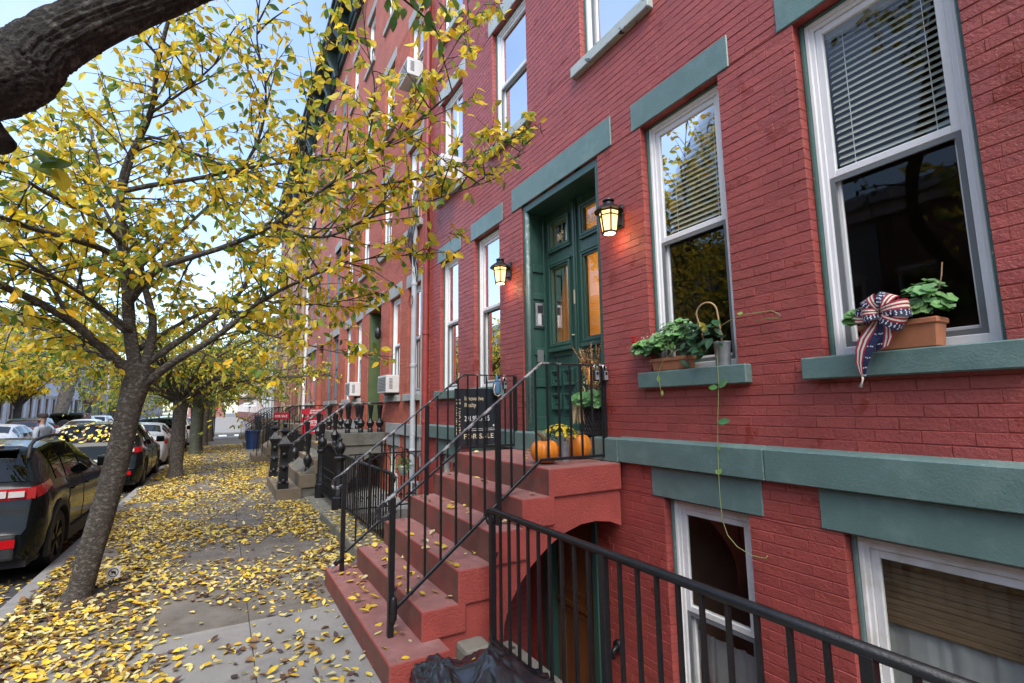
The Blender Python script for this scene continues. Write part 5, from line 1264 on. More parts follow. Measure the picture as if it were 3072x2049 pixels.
LIMBS = [
 (T((312, 862, 6.28), (270, 830, 6.2), (215, 780, 6.05), (160, 735, 5.9), (80, 690, 5.7), (0, 655, 5.5), (-90, 620, 5.3)), .075, .03),
 (T((312, 850, 6.3), (298, 760, 6.35), (292, 660, 6.35), (282, 560, 6.3), (275, 470, 6.2), (290, 380, 6.1), (345, 260, 5.9), (365, 130, 5.7), (400, 0, 5.5)), .095, .02),
 (T((328, 850, 6.3), (345, 790, 6.4), (350, 730, 6.5), (330, 650, 6.6), (310, 560, 6.8), (240, 420, 7.0), (200, 260, 7.1)), .07, .02),
 (T((335, 880, 6.28), (400, 830, 6.1), (470, 790, 5.9), (540, 740, 5.7), (600, 690, 5.5), (700, 640, 5.2), (800, 600, 5.0)), .062, .014),
 (T((320, 845, 6.3), (400, 790, 6.5), (480, 735, 6.7), (560, 660, 6.9), (600, 560, 7.0), (700, 480, 7.2), (800, 400, 7.3)), .055, .015),
 (T((300, 690, 6.3), (360, 620, 6.0), (440, 590, 5.8), (520, 565, 5.6), (620, 520, 5.2), (720, 450, 4.9), (830, 370, 4.5), (930, 300, 4.2), (1040, 210, 3.95)), .055, .010),
 (T((285, 600, 6.3), (230, 570, 6.0), (150, 545, 5.7), (60, 520, 5.4), (-40, 480, 5.1)), .05, .02),
 (T((283, 560, 6.3), (200, 490, 5.9), (100, 440, 5.5), (0, 370, 5.1)), .038, .014),
 (T((278, 440, 6.2), (350, 425, 6.0), (450, 410, 5.8), (570, 385, 5.5), (680, 370, 5.3), (780, 350, 5.1)), .042, .010),
 (T((280, 450, 6.2), (330, 320, 5.9), (440, 350, 5.6), (560, 400, 5.3), (680, 440, 5.1)), .03, .008),
 (T((560, 386, 5.5), (600, 300, 5.3), (610, 200, 5.1), (590, 90, 4.9), (600, -30, 4.7)), .022, .006),
 (T((345, 260, 5.9), (420, 210, 5.6), (500, 140, 5.3), (560, 60, 5.0)), .022, .006),
 (T((620, 520, 5.2), (740, 545, 4.9), (850, 500, 4.6), (960, 470, 4.35), (1080, 430, 4.1), (1150, 400, 3.95), (1215, 320, 3.8)), .022, .004),
 (T((720, 450, 4.9), (800, 440, 4.7), (900, 420, 4.45), (1000, 400, 4.2), (1120, 345, 4.0), (1230, 285, 3.85)), .018, .004),
 (T((700, 640, 5.2), (780, 610, 5.0), (870, 590, 4.8), (960, 585, 4.6), (1040, 575, 4.4)), .014, .004),
 (T((540, 740, 5.7), (620, 770, 5.5), (700, 790, 5.3), (780, 810, 5.15), (890, 818, 5.0)), .016, .004),
 (T((600, 690, 5.5), (700, 700, 5.3), (790, 690, 5.1), (870, 670, 4.9)), .014, .004),
 (T((290, 760, 6.3), (240, 720, 6.8), (180, 650, 7.4), (120, 560, 8.0), (60, 460, 8.4)), .05, .015),
 (T((320, 800, 6.4), (420, 740, 7.2), (520, 690, 8.0), (600, 640, 8.6)), .045, .012),
 (T((270, 830, 6.2), (190, 800, 6.9), (110, 760, 7.6), (20, 740, 8.2)), .035, .012),
 (T((160, 735, 5.9), (110, 640, 5.9), (60, 560, 6.0), (10, 470, 6.1)), .03, .01),
 (T((300, 760, 6.3), (210, 690, 6.0), (130, 640, 5.6), (40, 600, 5.2)), .035, .012),
 (T((290, 640, 6.3), (250, 500, 6.9), (170, 380, 7.4), (110, 250, 7.7)), .035, .012),
 (T((480, 735, 6.7), (560, 720, 7.2), (640, 690, 7.6), (720, 640, 7.9)), .025, .008),
 (T((290, 640, 6.3), (380, 560, 7.0), (470, 480, 7.6), (560, 380, 8.0), (640, 260, 8.2)), .04, .012),
 (T((365, 130, 5.7), (300, 60, 5.4), (220, -30, 5.1)), .02, .006),
 (T((830, 370, 4.5), (850, 300, 4.3), (860, 200, 4.1), (840, 90, 3.95), (830, -20, 3.8)), .014, .004),
 (T((690, 440, 5.0), (700, 330, 4.8), (720, 200, 4.6), (760, 80, 4.4), (800, -40, 4.2)), .016, .004),
 (T((930, 300, 4.2), (1000, 180, 4.0), (1060, 80, 3.8), (1110, 10, 3.7)), .010, .003),
]
for i, (pts, r0, r1) in enumerate(LIMBS):
    Q = limb(tr, tree, pts, r0*.74, r1*.8)
    L = sum((b_-a).length for a, b_ in zip(Q[:-1], Q[1:]))
    thin = r0 < .02
    tr.dress(Q, .108 if not thin else .088, .78 if not thin else .40, 4.0 if not thin else 2.0, .070, t0=.22 if r0 > .04 else .12, spread=.85 if not thin else .6, r2=.009 if not thin else .005)
tr.finish(tree, 300)
print('near tree leaves', len(tr.leaves))

# the tree whose limb crosses the top left corner
big = thing('street_tree', 'dark rough limb of a tree crossing the top left corner', 'tree', (-1.25, .9, 0), 'street trees along the kerb')
def off_frame(p):
    u = proj(p)
    return u is None or not (-60 < u[0] < 2420 and -60 < u[1] < 1640)
tb = Tree(9, ([YEL, GRN, OLV], [.30, .45, .25]), lsize=(.085, .12), keep=off_frame)
Q0 = limb(tb, big, [(-1.25, .9, -.05), (-1.22, 1.0, .6), (-1.12, 1.25, 1.5), (-.93, 1.65, 2.25)], .19, .155, 'bark_dark', 'trunk', 16)
lim = [Vector((-1.05, 1.4, 1.9)), Vector((-.86, 1.72, 2.42)), at(0, 188, 1, 1.95), at(90, 118, 1, 2.02), at(190, 62, 1, 2.1), at(300, 18, 1, 2.18), at(420, -28, 1, 2.25), at(560, -95, 1, 2.3), at(700, -260, 1, 2.2), Vector((.5, 1.9, 4.6)), Vector((.75, 1.6, 5.6))]
def rough_limb(pts, r0, r1, t, name):
    P = [Vector(p) for p in pts]; Q = []
    for i in range(len(P)-1):
        a, b_, c, d = P[max(i-1, 0)], P[i], P[i+1], P[min(i+2, len(P)-1)]
        for k in range(26):
            u = k/26; Q.append(.5*((2*b_)+(c-a)*u+(2*a-5*b_+4*c-d)*u*u+(3*b_-a-3*c+d)*u**3))
    n = 110; rows = []; ref = Vector((0, 1, 0))
    for i, q in enumerate(Q):
        d = (Q[min(i+1, len(Q)-1)]-Q[max(i-1, 0)]).normalized(); a = d.cross(ref).normalized(); b_ = d.cross(a)
        r = r0+(r1-r0)*i/len(Q); row = []
        for k in range(n+1):
            t_ = 2*math.pi*(k % n)/n; v = a*math.cos(t_)+b_*math.sin(t_); p = q+v*r
            w_ = Vector((p.dot(d)*13, math.cos(t_)*6, math.sin(t_)*6))
            h = -.016*abs(noise.noise(w_+Vector((0, 3, 1))))-.012*abs(noise.noise(w_*2.1))-.006*abs(noise.noise(w_*4.3))
            row.append(q+v*(r+h+.008*noise.noise(p*2.2)))
        rows.append(row)
    b_ = MB(); b_.grid(rows); b_.build(name, M['bark_dark'], t, smooth=True)
    return Q
Ql = rough_limb(lim, .112, .05, big, 'branch')
e = at(12, 340, 1, 1.95); s0 = at(-70, 250, 1, 1.98)
b = MB(); b.tube([s0, s0.lerp(e, .6), s0.lerp(e, .97), e, s0.lerp(e, .9)], [.05, .036, .033, .024, .018], 16); b.build('branch_stub', M['bark_dark'], big, smooth=True)
for k in range(16):          # crown above the camera
    a = k*.9; q = Vector((.2+1.2*math.cos(a), .3+1.5*math.sin(a)-.4, 5.0+.9*math.sin(k*1.7)))
    src = Ql[-34+(k % 10)] if k % 2 else Vector((-.5, .6, 4.2))
    if k == 0: limb(tb, big, [Q0[-3], (-1.0, 1.0, 3.2), (-.5, .6, 4.2)], .09, .05, 'bark_dark')
    Qk = limb(tb, big, [src, src.lerp(q, .5)+Vector((0, 0, .4)), q+Vector((math.cos(a)*.8, math.sin(a)*.8-.3, .5))], .03, .008, 'bark_dark')
    tb.dress(Qk, .16, .8, 3.5, .08, t0=.2)
# the dark leaves that hang into the frame at the top
tb.keep = None; tb.pal = ([GRN[:2], GRN, OLV], [.8, .2, 0])
drop = limb(tb, big, [at(700, -200, 1, 2.25), at(830, -90, 1, 2.35), at(905, -20, 1, 2.4), at(975, 40, 1, 2.42), at(1010, 85, 1, 2.42)], .012, .003, 'bark_dark')
for (x, y) in ((890, 20), (905, 55), (930, 40), (950, 25), (960, 65), (940, 10), (985, 45), (1000, 75), (1010, 110), (1005, 25), (1035, 60), (985, 10), (960, -10), (1040, 15), (920, -15), (880, 0)):
    p = at(x, y-22, 1, 2.42+random.uniform(-.08, .08)); rg = tb.rg
    tb.leaves.append((p, Vector((rg.gauss(0, .5), rg.gauss(0, .4), -1)), Vector((rg.gauss(0, .7), -1, rg.gauss(0, .5))), rg.uniform(.075, .105), rg.choice(GRN[:2])))
for (x, y) in ((70, 350), (110, 372), (130, 395), (165, 385), (60, 385)):
    p = at(x, y-10, 1, 2.2); rg = tb.rg; tb.leaves.append((p, Vector((rg.uniform(-.6, 1), rg.gauss(0, .3), -.3)), Vector((.3, -.7, .6)), .11, rg.choice([GRN[3], YEL[0], GRN[0]])))
tb.finish(big, 40)

# further street trees
mat('bark_moss', (.075, .085, .06), .9, .4, 20, 2, 40, rgb2=(.14, .14, .11), w2=(.5, .7), s2=12)
def row_tree(x, y, seed, h_fork, r, crown_r, crown_h, pal, label, nl=10, lsize=(.10, .14), lean=.0, m='bark', sp=.30, grp='street trees along the kerb', zb=0, leafsp=.13, keep=None, cz=0, emin=.35):
    t = thing('street_tree', label, 'tree', (x, y, zb), grp); tr = Tree(seed, pal, lsize=lsize, keep=keep); rg = tr.rg
    top = Vector((x+lean, y, zb+h_fork))
    b = MB(); n = 12; rows = []
    for i in range(13):
        f = i/12; q = Vector((x, y, zb-.05)).lerp(top, f); rr = r*(1+.55*max(0, (.12-f)/.12)+.15*max(0, (f-.8)/.2))
        rows.append([q+Vector((math.cos(a)*rr, math.sin(a)*rr, 0))*(1+.12*noise.noise(Vector((math.cos(a)*1.5+seed, math.sin(a)*1.5, q.z*1.5)))) for a in [2*math.pi*(k % n)/n for k in range(n+1)]])
    b.grid(rows); b.build('trunk', M[m], t, smooth=True)
    for k in range(nl):
        a = k*2.4+rg.uniform(-.3, .3); e = rg.uniform(emin, 1.2); d = Vector((math.cos(a)*math.cos(e), math.sin(a)*math.cos(e), math.sin(e)))
        end = top+Vector((d.x*crown_r, d.y*crown_r, d.z*crown_h+cz)); mid = top.lerp(end, .5)+Vector((rg.gauss(0, .15), rg.gauss(0, .15), .25))
        Q = limb(tr, t, [top-Vector((0, 0, .1)), top.lerp(mid, .4), mid, end], r*.42, .012, m, n=6)
        tr.dress(Q, sp, 1.0, 3, leafsp, t0=.2, r2=.010)
    tr.finish(t, 0, rich=False); return t
DG = ([YEL, GRN, OLV], [.12, .62, .26]); MG = ([YEL, GRN, OLV], [.35, .40, .25]); YY = ([YEL, GRN, OLV], [.72, .12, .16])
row_tree(-1.0, 16.0, 41, 2.0, .16, 4.0, 2.6, MG, 'second street tree from the camera, straight speckled trunk', 30, (.10, .14), sp=.16, emin=.02)
row_tree(-.92, 23.8, 42, 1.9, .19, 3.4, 3.0, DG, 'third street tree, mossy grey green trunk with dense dark leaves', 24, (.12, .17), sp=.18, m='bark_moss', emin=.02)
row_tree(-.88, 26.0, 43, 2.1, .15, 2.6, 2.8, DG, 'fourth street tree, thin dark trunk just behind the mossy one', 14, (.13, .18), sp=.24)
row_tree(-.60, 33.5, 44, 2.3, .16, 2.6, 3.0, MG, 'fifth street tree in front of the stop sign', 22, (.18, .25), sp=.20, emin=.02)
row_tree(-.75, 29.5, 45, 2.2, .15, 3.0, 3.0, MG, 'street tree between the thin dark trunk and the stop sign', 18, (.15, .21), sp=.24, emin=.02)
# across the road
row_tree(-10.6, 40.3, 51, 2.0, .14, 3.4, 4.2, YY, 'yellow green maple on the opposite pavement at the left edge', 16, (.22, .30), sp=.22, grp='trees across the road', leafsp=.16)
row_tree(-10.6, 48.2, 52, 5.5, .42, 4.5, 4.5, YY, 'thick pale leaning trunk with yellow crown across the road', 16, (.26, .34), lean=.9, m='bark_pale', sp=.30, grp='trees across the road', leafsp=.2)
row_tree(-10.6, 58.0, 53, 1.9, .12, 2.8, 3.0, ([YEL, [(.25, .08, .04), (.30, .12, .05)], OLV], [.3, .6, .1]), 'small bare branched tree with rusty leaves across the road', 8, (.2, .26), sp=.7, grp='trees across the road', leafsp=.45)
row_tree(-10.6, 30.0, 54, 2.4, .2, 4.2, 5.0, YY, 'tall golden tree across the road beyond the left frame edge', 16, (.22, .3), sp=.28, grp='trees across the road', leafsp=.2)
row_tree(-10.6, 70.0, 55, 3.0, .25, 4.0, 5.5, MG, 'far green and yellow tree across the road behind the dark cars', 11, (.3, .4), sp=.5, grp='trees across the road', leafsp=.28)
row_tree(-10.4, 86.0, 56, 3.0, .3, 5.0, 6.0, YY, 'distant yellow tree at the end of the opposite row', 11, (.4, .5), sp=.6, grp='trees across the road', leafsp=.35)
# trees and houses behind the camera (they stand in the window and car reflections)
row_tree(-1.1, -7.0, 61, 2.3, .17, 3.2, 3.4, MG, 'street tree behind the camera position', 13, (.14, .19), sp=.22, keep=off_frame)
row_tree(-1.1, -15.0, 62, 2.3, .17, 3.2, 3.6, MG, 'second street tree behind the camera position', 12, (.18, .24), sp=.3, keep=off_frame)
row_tree(-10.6, 3.0, 63, 2.8, .2, 4.4, 5.5, MG, 'tall tree straight across the road outside the frame', 14, (.22, .3), sp=.3, grp='trees across the road', leafsp=.18, keep=off_frame)
row_tree(-10.6, 14.0, 64, 2.8, .2, 4.4, 5.5, MG, 'tall tree across the road outside the left frame edge', 14, (.22, .3), sp=.3, grp='trees across the road', leafsp=.18, keep=off_frame)
# ------------------------------------------------------------------ cars
mat('tyre', (.012, .012, .013), .8, .2, 20, .3, 60); mat('rim', (.20, .21, .22), .35, .1, 10, metal=.8); mat('rim_dark', (.03, .03, .033), .35, .1, 10, metal=.6)
mat('cladding', (.016, .017, .018), .65, .2, 20, .2, 80)
glass('car_glass', (.10, .11, .11), 0, 1.55)
emis('tail_lit', (1, .03, .02), 4)
mat('tail_red', (.42, .008, .012), .15, .05, 4, coat=.8); mat('tail_clear', (.55, .52, .50), .12, .1, 30, coat=.8); mat('chrome', (.6, .6, .6), .12, .05, 4, metal=1)
mat('plate_white', (.6, .6, .55), .5, .05, 8)
def paint(name, rgb): return mat(name, rgb, .22, .04, 3, spec=.25, coat=.25)
mat('paint_black', (.006, .008, .008), .12, .04, 3, spec=.16, coat=.08); paint('paint_silver', (.42, .43, .44)); paint('paint_white', (.62, .62, .61)); paint('paint_maroon', (.16, .03, .03)); paint('paint_grey', (.16, .17, .18)); paint('paint_teal', (.05, .09, .10))
def interp(tab, y):
    if y <= tab[0][0]: return tab[0][1]
    for (a, va), (b, vb) in zip(tab[:-1], tab[1:]):
        if a <= y <= b: return va+(vb-va)*(y-a)/(b-a) if b > a else vb
    return tab[-1][1]
PROF = {
 'suv': dict(L=4.46, w=.90, top=[(0, .56), (.03, .62), (.055, .80), (.075, .98), (.11, 1.10), (.30, 1.31), (.50, 1.50), (.62, 1.545), (1.2, 1.585), (2.0, 1.57), (2.45, 1.51), (2.8, 1.36), (3.25, 1.08), (3.7, 1.02), (4.15, .93), (4.36, .78), (4.44, .60), (4.46, .45)], belt=[(0, .54), (.05, .75), (.09, .98), (.12, 1.03), (2.0, .985), (3.2, .96), (4.2, .86), (4.46, .42)], wr=[(0, .78), (.12, .76), (.5, .65), (1.5, .63), (2.5, .60), (3.2, .72), (4.46, .55)], wy=(.80, 3.46), rw=.335, gw=(.16, .46), win=[(.72, 1.10), (1.17, 1.88), (1.98, 2.72)], ws=(2.55, 3.14)),
 'sedan': dict(L=4.7, w=.90, top=[(0, .60), (.03, .72), (.06, .98), (.12, 1.04), (.55, 1.10), (.75, 1.16), (1.35, 1.40), (1.9, 1.45), (2.5, 1.43), (2.9, 1.30), (3.45, 1.02), (4.3, .90), (4.6, .72), (4.7, .42)], belt=[(0, .58), (.06, .93), (.2, .97), (3.4, .94), (4.3, .82), (4.7, .40)], wr=[(0, .80), (.6, .70), (1.4, .56), (2.4, .58), (3.4, .74), (4.7, .55)], wy=(.95, 3.72), rw=.32, gw=(.80, 1.30), win=[(1.05, 1.42), (1.5, 2.15), (2.24, 2.95)], ws=(2.55, 3.38)),
 'jeep': dict(L=4.2, w=.90, top=[(0, .60), (.03, 1.02), (.05, 1.10), (.09, 1.70), (.2, 1.80), (1.6, 1.82), (2.35, 1.79), (2.62, 1.12), (2.8, 1.08), (4.0, 1.02), (4.15, .9), (4.2, .5)], belt=[(0, .58), (.04, 1.05), (2.5, 1.06), (4.1, .98), (4.2, .48)], wr=[(0, .80), (.2, .76), (2.3, .75), (2.7, .80), (4.2, .7)], wy=(.75, 3.45), rw=.40, gw=(.055, .085), win=[(.28, 1.0), (1.08, 1.65), (1.73, 2.35)], ws=(2.38, 2.59)),
}
def car(loc, kind, pnt, label, grp, rz=0, lit=False, fine=True, wheel_m='rim', cladding=False, rails=False, details=False, zs=1):
    S_ = dict(PROF[kind])
    if zs != 1: S_['top'] = [(a, b_*zs if b_ > 1.02 else b_) for a, b_ in S_['top']]
    L = S_['L']; wmax = S_['w']; rw = S_['rw']
    t = thing('parked_car', label, 'car', loc, grp, rz=rz)
    def wid(y):
        w_ = wmax*(1-.14*max(0, (.30-y)/.30)**2-.20*max(0, (y-(L-.7))/.7)**2); return w_
    def zlow(y):
        z = .23+.10*max(0, (.15-y)/.15)
        for c in S_['wy']:
            if abs(y-c) < rw+.06: z = max(z, rw+math.sqrt(max(0, (rw+.06)**2-(y-c)**2)))
        return z
    def cross(y):
        w_ = wid(y); zt = interp(S_['top'], y); be = min(interp(S_['belt'], y), zt-.015); zl = min(zlow(y), be-.06); wr = min(interp(S_['wr'], y), w_*.97)
        h = be-zl
        g = zt-be
        return [Vector((w_*.93, y, zl)), Vector((w_*.985, y, zl+h*.22)), Vector((w_, y, zl+h*.5)), Vector((w_*.985, y, zl+h*.8)), Vector((w_*.94, y, be)),
                Vector((w_*.94*.5+wr*.5+.02, y, be+g*.48)), Vector((wr, y, zt-min(.05, g*.25))), Vector((wr*.8, y, zt-min(.018, g*.1))), Vector((wr*.4, y, zt)), Vector((0, y, zt+.006))]
    ys = sorted(set([round(v, 3) for v in np.linspace(0, L, 46 if fine else 26)]+[round(a, 3) for a, _ in S_['top']]+[round(c+k*.05, 3) for c in S_['wy'] for k in range(-9, 10)]))
    b = MB(); rows = []
    for y in ys:
        c = cross(y); rows.append([Vector((-p.x, p.y, p.z)) for p in c]+[p for p in c[-2::-1]])
    b.grid(rows); k = len(rows[0])
    b.add(rows[0], [tuple(range(k))]); b.add(rows[-1], [tuple(range(k-1, -1, -1))])
    body = b.build('body', M[pnt], t, smooth=True, angle=42)
    b = MB(); b.box(-wmax*.88, wmax*.88, .1, L-.15, .20, .55); b.build('underbody', M['cladding'], t)
    def sidept(y, f, side, off=.006):
        c = cross(y); p = c[4].lerp(c[5], f*2) if f < .5 else c[5].lerp(c[6], f*2-1)
        return Vector((side*(p.x+off), p.y, p.z+off*.3))
    for s in (-1, 1):
        for (a, e) in S_['win']:
            b = MB(); rows = [[sidept(y, f, s) for f in (.06, .3, .5, .7, .93)] for y in np.linspace(a, e, 7)]
            b.grid(rows); b.build('side_window', M['car_glass'], t, smooth=True)
    def toppt(y, u, off=.006):
        c = cross(y); pts = [c[9], c[8], c[7], c[6], c[5]]; a = abs(u); xs_ = [p.x for p in pts]; W_ = xs_[3]
        x = a*W_*.98; z = interp([(0, pts[0].z), (pts[1].x, pts[1].z), (pts[2].x, pts[2].z), (pts[3].x, pts[3].z)], x)
        return Vector((math.copysign(x, u), y-off*.7 if y < L/2 else y+off*.7, z+off))
    for nm, (a, e) in (('rear_window', S_['gw']), ('windscreen', S_['ws'])):
        b = MB(); b.grid([[toppt(y, u) for u in np.linspace(-.97, .97, 13)] for y in np.linspace(a, e, 7)]); b.build(nm, M['car_glass'], t, smooth=True)
    for c in S_['wy']:
        for s in (-1, 1):
            x = s*(wmax-.115)
            b = MB(); b.lathe([(rw*.62, -.10), (rw*.9, -.105), (rw, -.075), (rw, .075), (rw*.9, .105), (rw*.62, .10)], (x, c, rw), 28, 'x', cap=False); wh = b.build('wheel', M['tyre'], t, smooth=True, angle=40)
            b = MB(); b.lathe([(rw*.64, -.02), (rw*.64, .085), (rw*.60, .09), (rw*.56, .05), (rw*.2, .03)] if s > 0 else [(rw*.64, .02), (rw*.64, -.085), (rw*.60, -.09), (rw*.56, -.05), (rw*.2, -.03)], (x, c, rw), 24, 'x'); 
            for k in range(5):
                a = k*2*math.pi/5+.3
                for da in (-.13, .13): b.bar((x+s*.075, c+math.cos(a)*rw*.14, rw+math.sin(a)*rw*.14), (x+s*.085, c+math.cos(a+da)*rw*.61, rw+math.sin(a+da)*rw*.61), .03, .025, (1, 0, 0))
            b.build('rim', M[wheel_m], wh, smooth=False)
        
    tl = 'tail_lit' if lit else 'tail_red'
    for s in (-1, 1):
        b = MB()
        zb, zt = (.90, 1.03) if kind != 'sedan' else (.78, .93)
        def sp(y, z, off=.008):
            c = cross(y); P_ = [c[i] for i in range(0, 7)]
            x = interp([(p.z, p.x) for p in P_], z); return Vector((s*(x+off), y, z))
        b.grid([[sp(y, zb+(zt-zb)*f*(1-.45*(y-.06)/.42)+(.10)*(y-.06)/.42) for f in (0, .33, .66, 1)] for y in np.linspace(.075, .50, 8)])
        # rear facing part
        b.grid([[Vector((s*wmax*(.84-.30*u), .062-.016*u if kind != 'jeep' else .02, zb+(zt-zb)*(.05+.9*f))) for u in (0, .33, .66, 1)] for f in (0, .5, 1)])
        b.grid([[Vector((s*wmax*(.84+.07*u), .062+.02*u, zb+(zt-zb)*(.05+.9*f))) for u in (0, 1)] for f in (0, .5, 1)])
        l = b.build('tail_light', M[tl], t, smooth=True)
        b = MB(); b.box(s*wmax*.56, s*wmax*.66, .034, .046, zb+(zt-zb)*.25, zb+(zt-zb)*.78); b.box(s*wmax*.68, s*wmax*.82, .036, .056, zb+(zt-zb)*.25, zb+(zt-zb)*.72); b.build('reversing_lamp', M['tail_clear'], l)
        b = MB(); b.box(s*wmax*.98, s*wmax*1.18, 2.66 if kind != 'jeep' else 2.3, 2.80 if kind != 'jeep' else 2.42, 1.0, 1.16); b.build('mirror', M[pnt], t, bevel=.03)
        b = MB(); b.grid([[Vector((s*wmax*(.80-.24*u), -.034, .43+.085*f)) for u in (0, .5, 1)] for f in (0, 1)]); b.build('reflector', M['tail_red'], t)
    b = MB(); b.box(-.26, .26, -.004, .02, .66 if kind != 'jeep' else .5, .79 if kind != 'jeep' else .63); b.build('licence_plate', M['plate_white'], t)
    b = MB(); b.box(-wmax*.80, wmax*.80, -.03, .10, .30, .56); b.build('bumper', M['cladding'] if cladding else M[pnt], t, bevel=.03)
    if cladding:
        for s in (-1, 1):
            b = MB()
            for c in S_['wy']:
                rows = [[Vector((s*(wid(c)+d), c+rr*math.cos(a), rw+rr*math.sin(a))) for rr, d in ((rw+.045, -.06), (rw+.05, .012), (rw+.11, .010), (rw+.115, -.03))] for a in np.linspace(-.25, math.pi+.25, 19)]
                b.grid(rows)
            b.box(s*(wmax-.05), s*(wmax+.008), S_['wy'][0]+rw+.1, S_['wy'][1]-rw-.1, .22, .36)
            b.build('arch_cladding', M['cladding'], t, smooth=True, angle=40)
    for s in (-1, 1):
        for yy in ((1.14, 1.93) if kind != 'sedan' else (1.46, 2.2)):
            c = cross(yy+.28)[3]; b = MB(); b.box(s*(c.x-.005), s*(c.x+.022), yy+.18, yy+.36, c.z-.005, c.z+.022); b.build('door_handle', M[pnt], t, bevel=.008)
            cs = [cross(yy)[i] for i in (1, 2, 3, 4)]; b = MB(); b.tube([(s*(p.x+.001), p.y, p.z) for p in cs], .004, 4); b.build('door_seam', M['cladding'], t)
    if rails:
        for s in (-1, 1):
            pts = []
            for y in np.linspace(.42, 2.45, 16):
                c = cross(y)[6]; f = (y-.42)/2.03; pts.append((s*(c.x-.03), y, c.z+.012+.075*min(1, f/.10, (1-f)/.10)))
            b = MB(); b.tube(pts, .021, 8); b.build('roof_rail', M['cladding'], t, smooth=True)
    if kind == 'jeep':
        b = MB(); b.lathe([(.2, -.10), (.36, -.10), (.39, -.06), (.39, .04), (.34, .06), (.10, .04)], (0, -.10, 1.0), 24, 'y'); b.build('spare_wheel', M['tyre'], t, smooth=True, angle=40)
    if details:
        b = MB(); b.box(-.54, .54, .40, .52, 1.40, 1.425); b.build('roof_spoiler', M[pnt], t, bevel=.02)
        text('CROSSTREK', .052, (.14, .026, .665), (R(90), 0, 0), M['chrome'], t, sx=1.25, ext=.002)
        b = MB(); b.tube([(.16, .27, 1.16), (.16, .20, 1.20), (-.22, .19, 1.19)], .007, 5); b.build('rear_wiper', M['cladding'], t)
        b = MB(); b.tube([(0, 1.0, 1.57), (0, .86, 1.70)], .012, 6); b.build('antenna', M['cladding'], t)
    return t, toppt
GK = 'cars parked along the near kerb'; ZR = -.10
c0, _ = car((-2.56, .55, ZR), 'suv', 'paint_grey', 'unseen grey car added beside the camera to darken reflections', GK)  # added out of frame so the black paint reflects something darker than sky
c1, top1 = car((-2.53, 7.30, ZR), 'suv', 'paint_black', 'black hatchback with roof rails and red white tail light nearest the camera', GK, cladding=True, rails=True, details=True, wheel_m='rim_dark', zs=.945)
c2, top2 = car((-2.43, 14.1, ZR), 'suv', 'paint_black', 'black car strewn with yellow leaves behind the leaning trunk', GK)
c3, _ = car((-2.38, 19.4, ZR), 'sedan', 'paint_silver', 'pale silver sedan ahead of the leaf strewn black car', GK)
c4, _ = car((-2.30, 24.7, ZR), 'suv', 'paint_black', 'black car with its tail light lit between two trunks', GK, lit=True)
c5, _ = car((-2.25, 29.8, ZR), 'suv', 'paint_white', 'white car far along the near kerb', GK)
c6, _ = car((-2.2, 35.4, ZR), 'sedan', 'paint_grey', 'grey car last along the near kerb before the crossing', GK)
GO = 'cars across the road'
def across(v, y, kind, pnt, label, x=-8.5, rz=math.pi):
    return car((x, y, ZR), kind, pnt, label, GO, rz=rz, fine=False)
across(0, 22.5, 'sedan', 'paint_silver', 'silver sedan at the left edge across the road', x=-6.9, rz=0)
across(0, 32.0, 'sedan', 'paint_maroon', 'maroon car across the road behind the walking man', rz=0)
across(0, 34.0, 'sedan', 'paint_white', 'white sedan with red tail light right of the walking man', x=-6.6, rz=0)
across(0, 40.5, 'jeep', 'paint_black', 'boxy black four wheel drive with spare wheel across the road', x=-8.4, rz=0)
across(0, 45.8, 'suv', 'paint_grey', 'grey car behind the boxy black four wheel drive')
across(0, 38.0, 'suv', 'paint_teal', 'dark teal car parked by the opposite trees', x=-9.0)
across(0, 29.0, 'suv', 'paint_grey', 'grey hatchback parked near the left edge across the road', x=-9.0)
across(0, 52.0, 'suv', 'paint_white', 'white car parked far across the road')
# leaves fallen on the cars
def car_leaves(t, top, n, y0, y1, u0, u1, seed, label_mat='leaf_litter'):
    b = MB(); rg = random.Random(seed)
    for k in range(n):
        y = rg.uniform(y0, y1); p = top(y, rg.uniform(u0, u1), .012); c = rg.choice(YEL[:3]+[(.6, .52, .25), (.5, .45, .3), (.30, .18, .06), (.16, .1, .05)])
        a = rg.uniform(0, 6.28); dz = (top(y+.02, 0).z-top(y-.02, 0).z)/.04
        d = Vector((math.cos(a), math.sin(a), math.sin(a)*dz)); leaf_geo(b, p, d, (0, -dz, 1), rg.uniform(.07, .10), .045, jit(c, rg), .1, .05)
    b.build('fallen_leaves', M[label_mat], t, fix=False, kind='stuff')
car_leaves(c1, top1, 26, .6, 2.3, -.95, .95, 61); car_leaves(c2, top2, 120, .14, .6, -1, 1, 62); car_leaves(c2, top2, 60, .6, 2.6, -1, 1, 63)

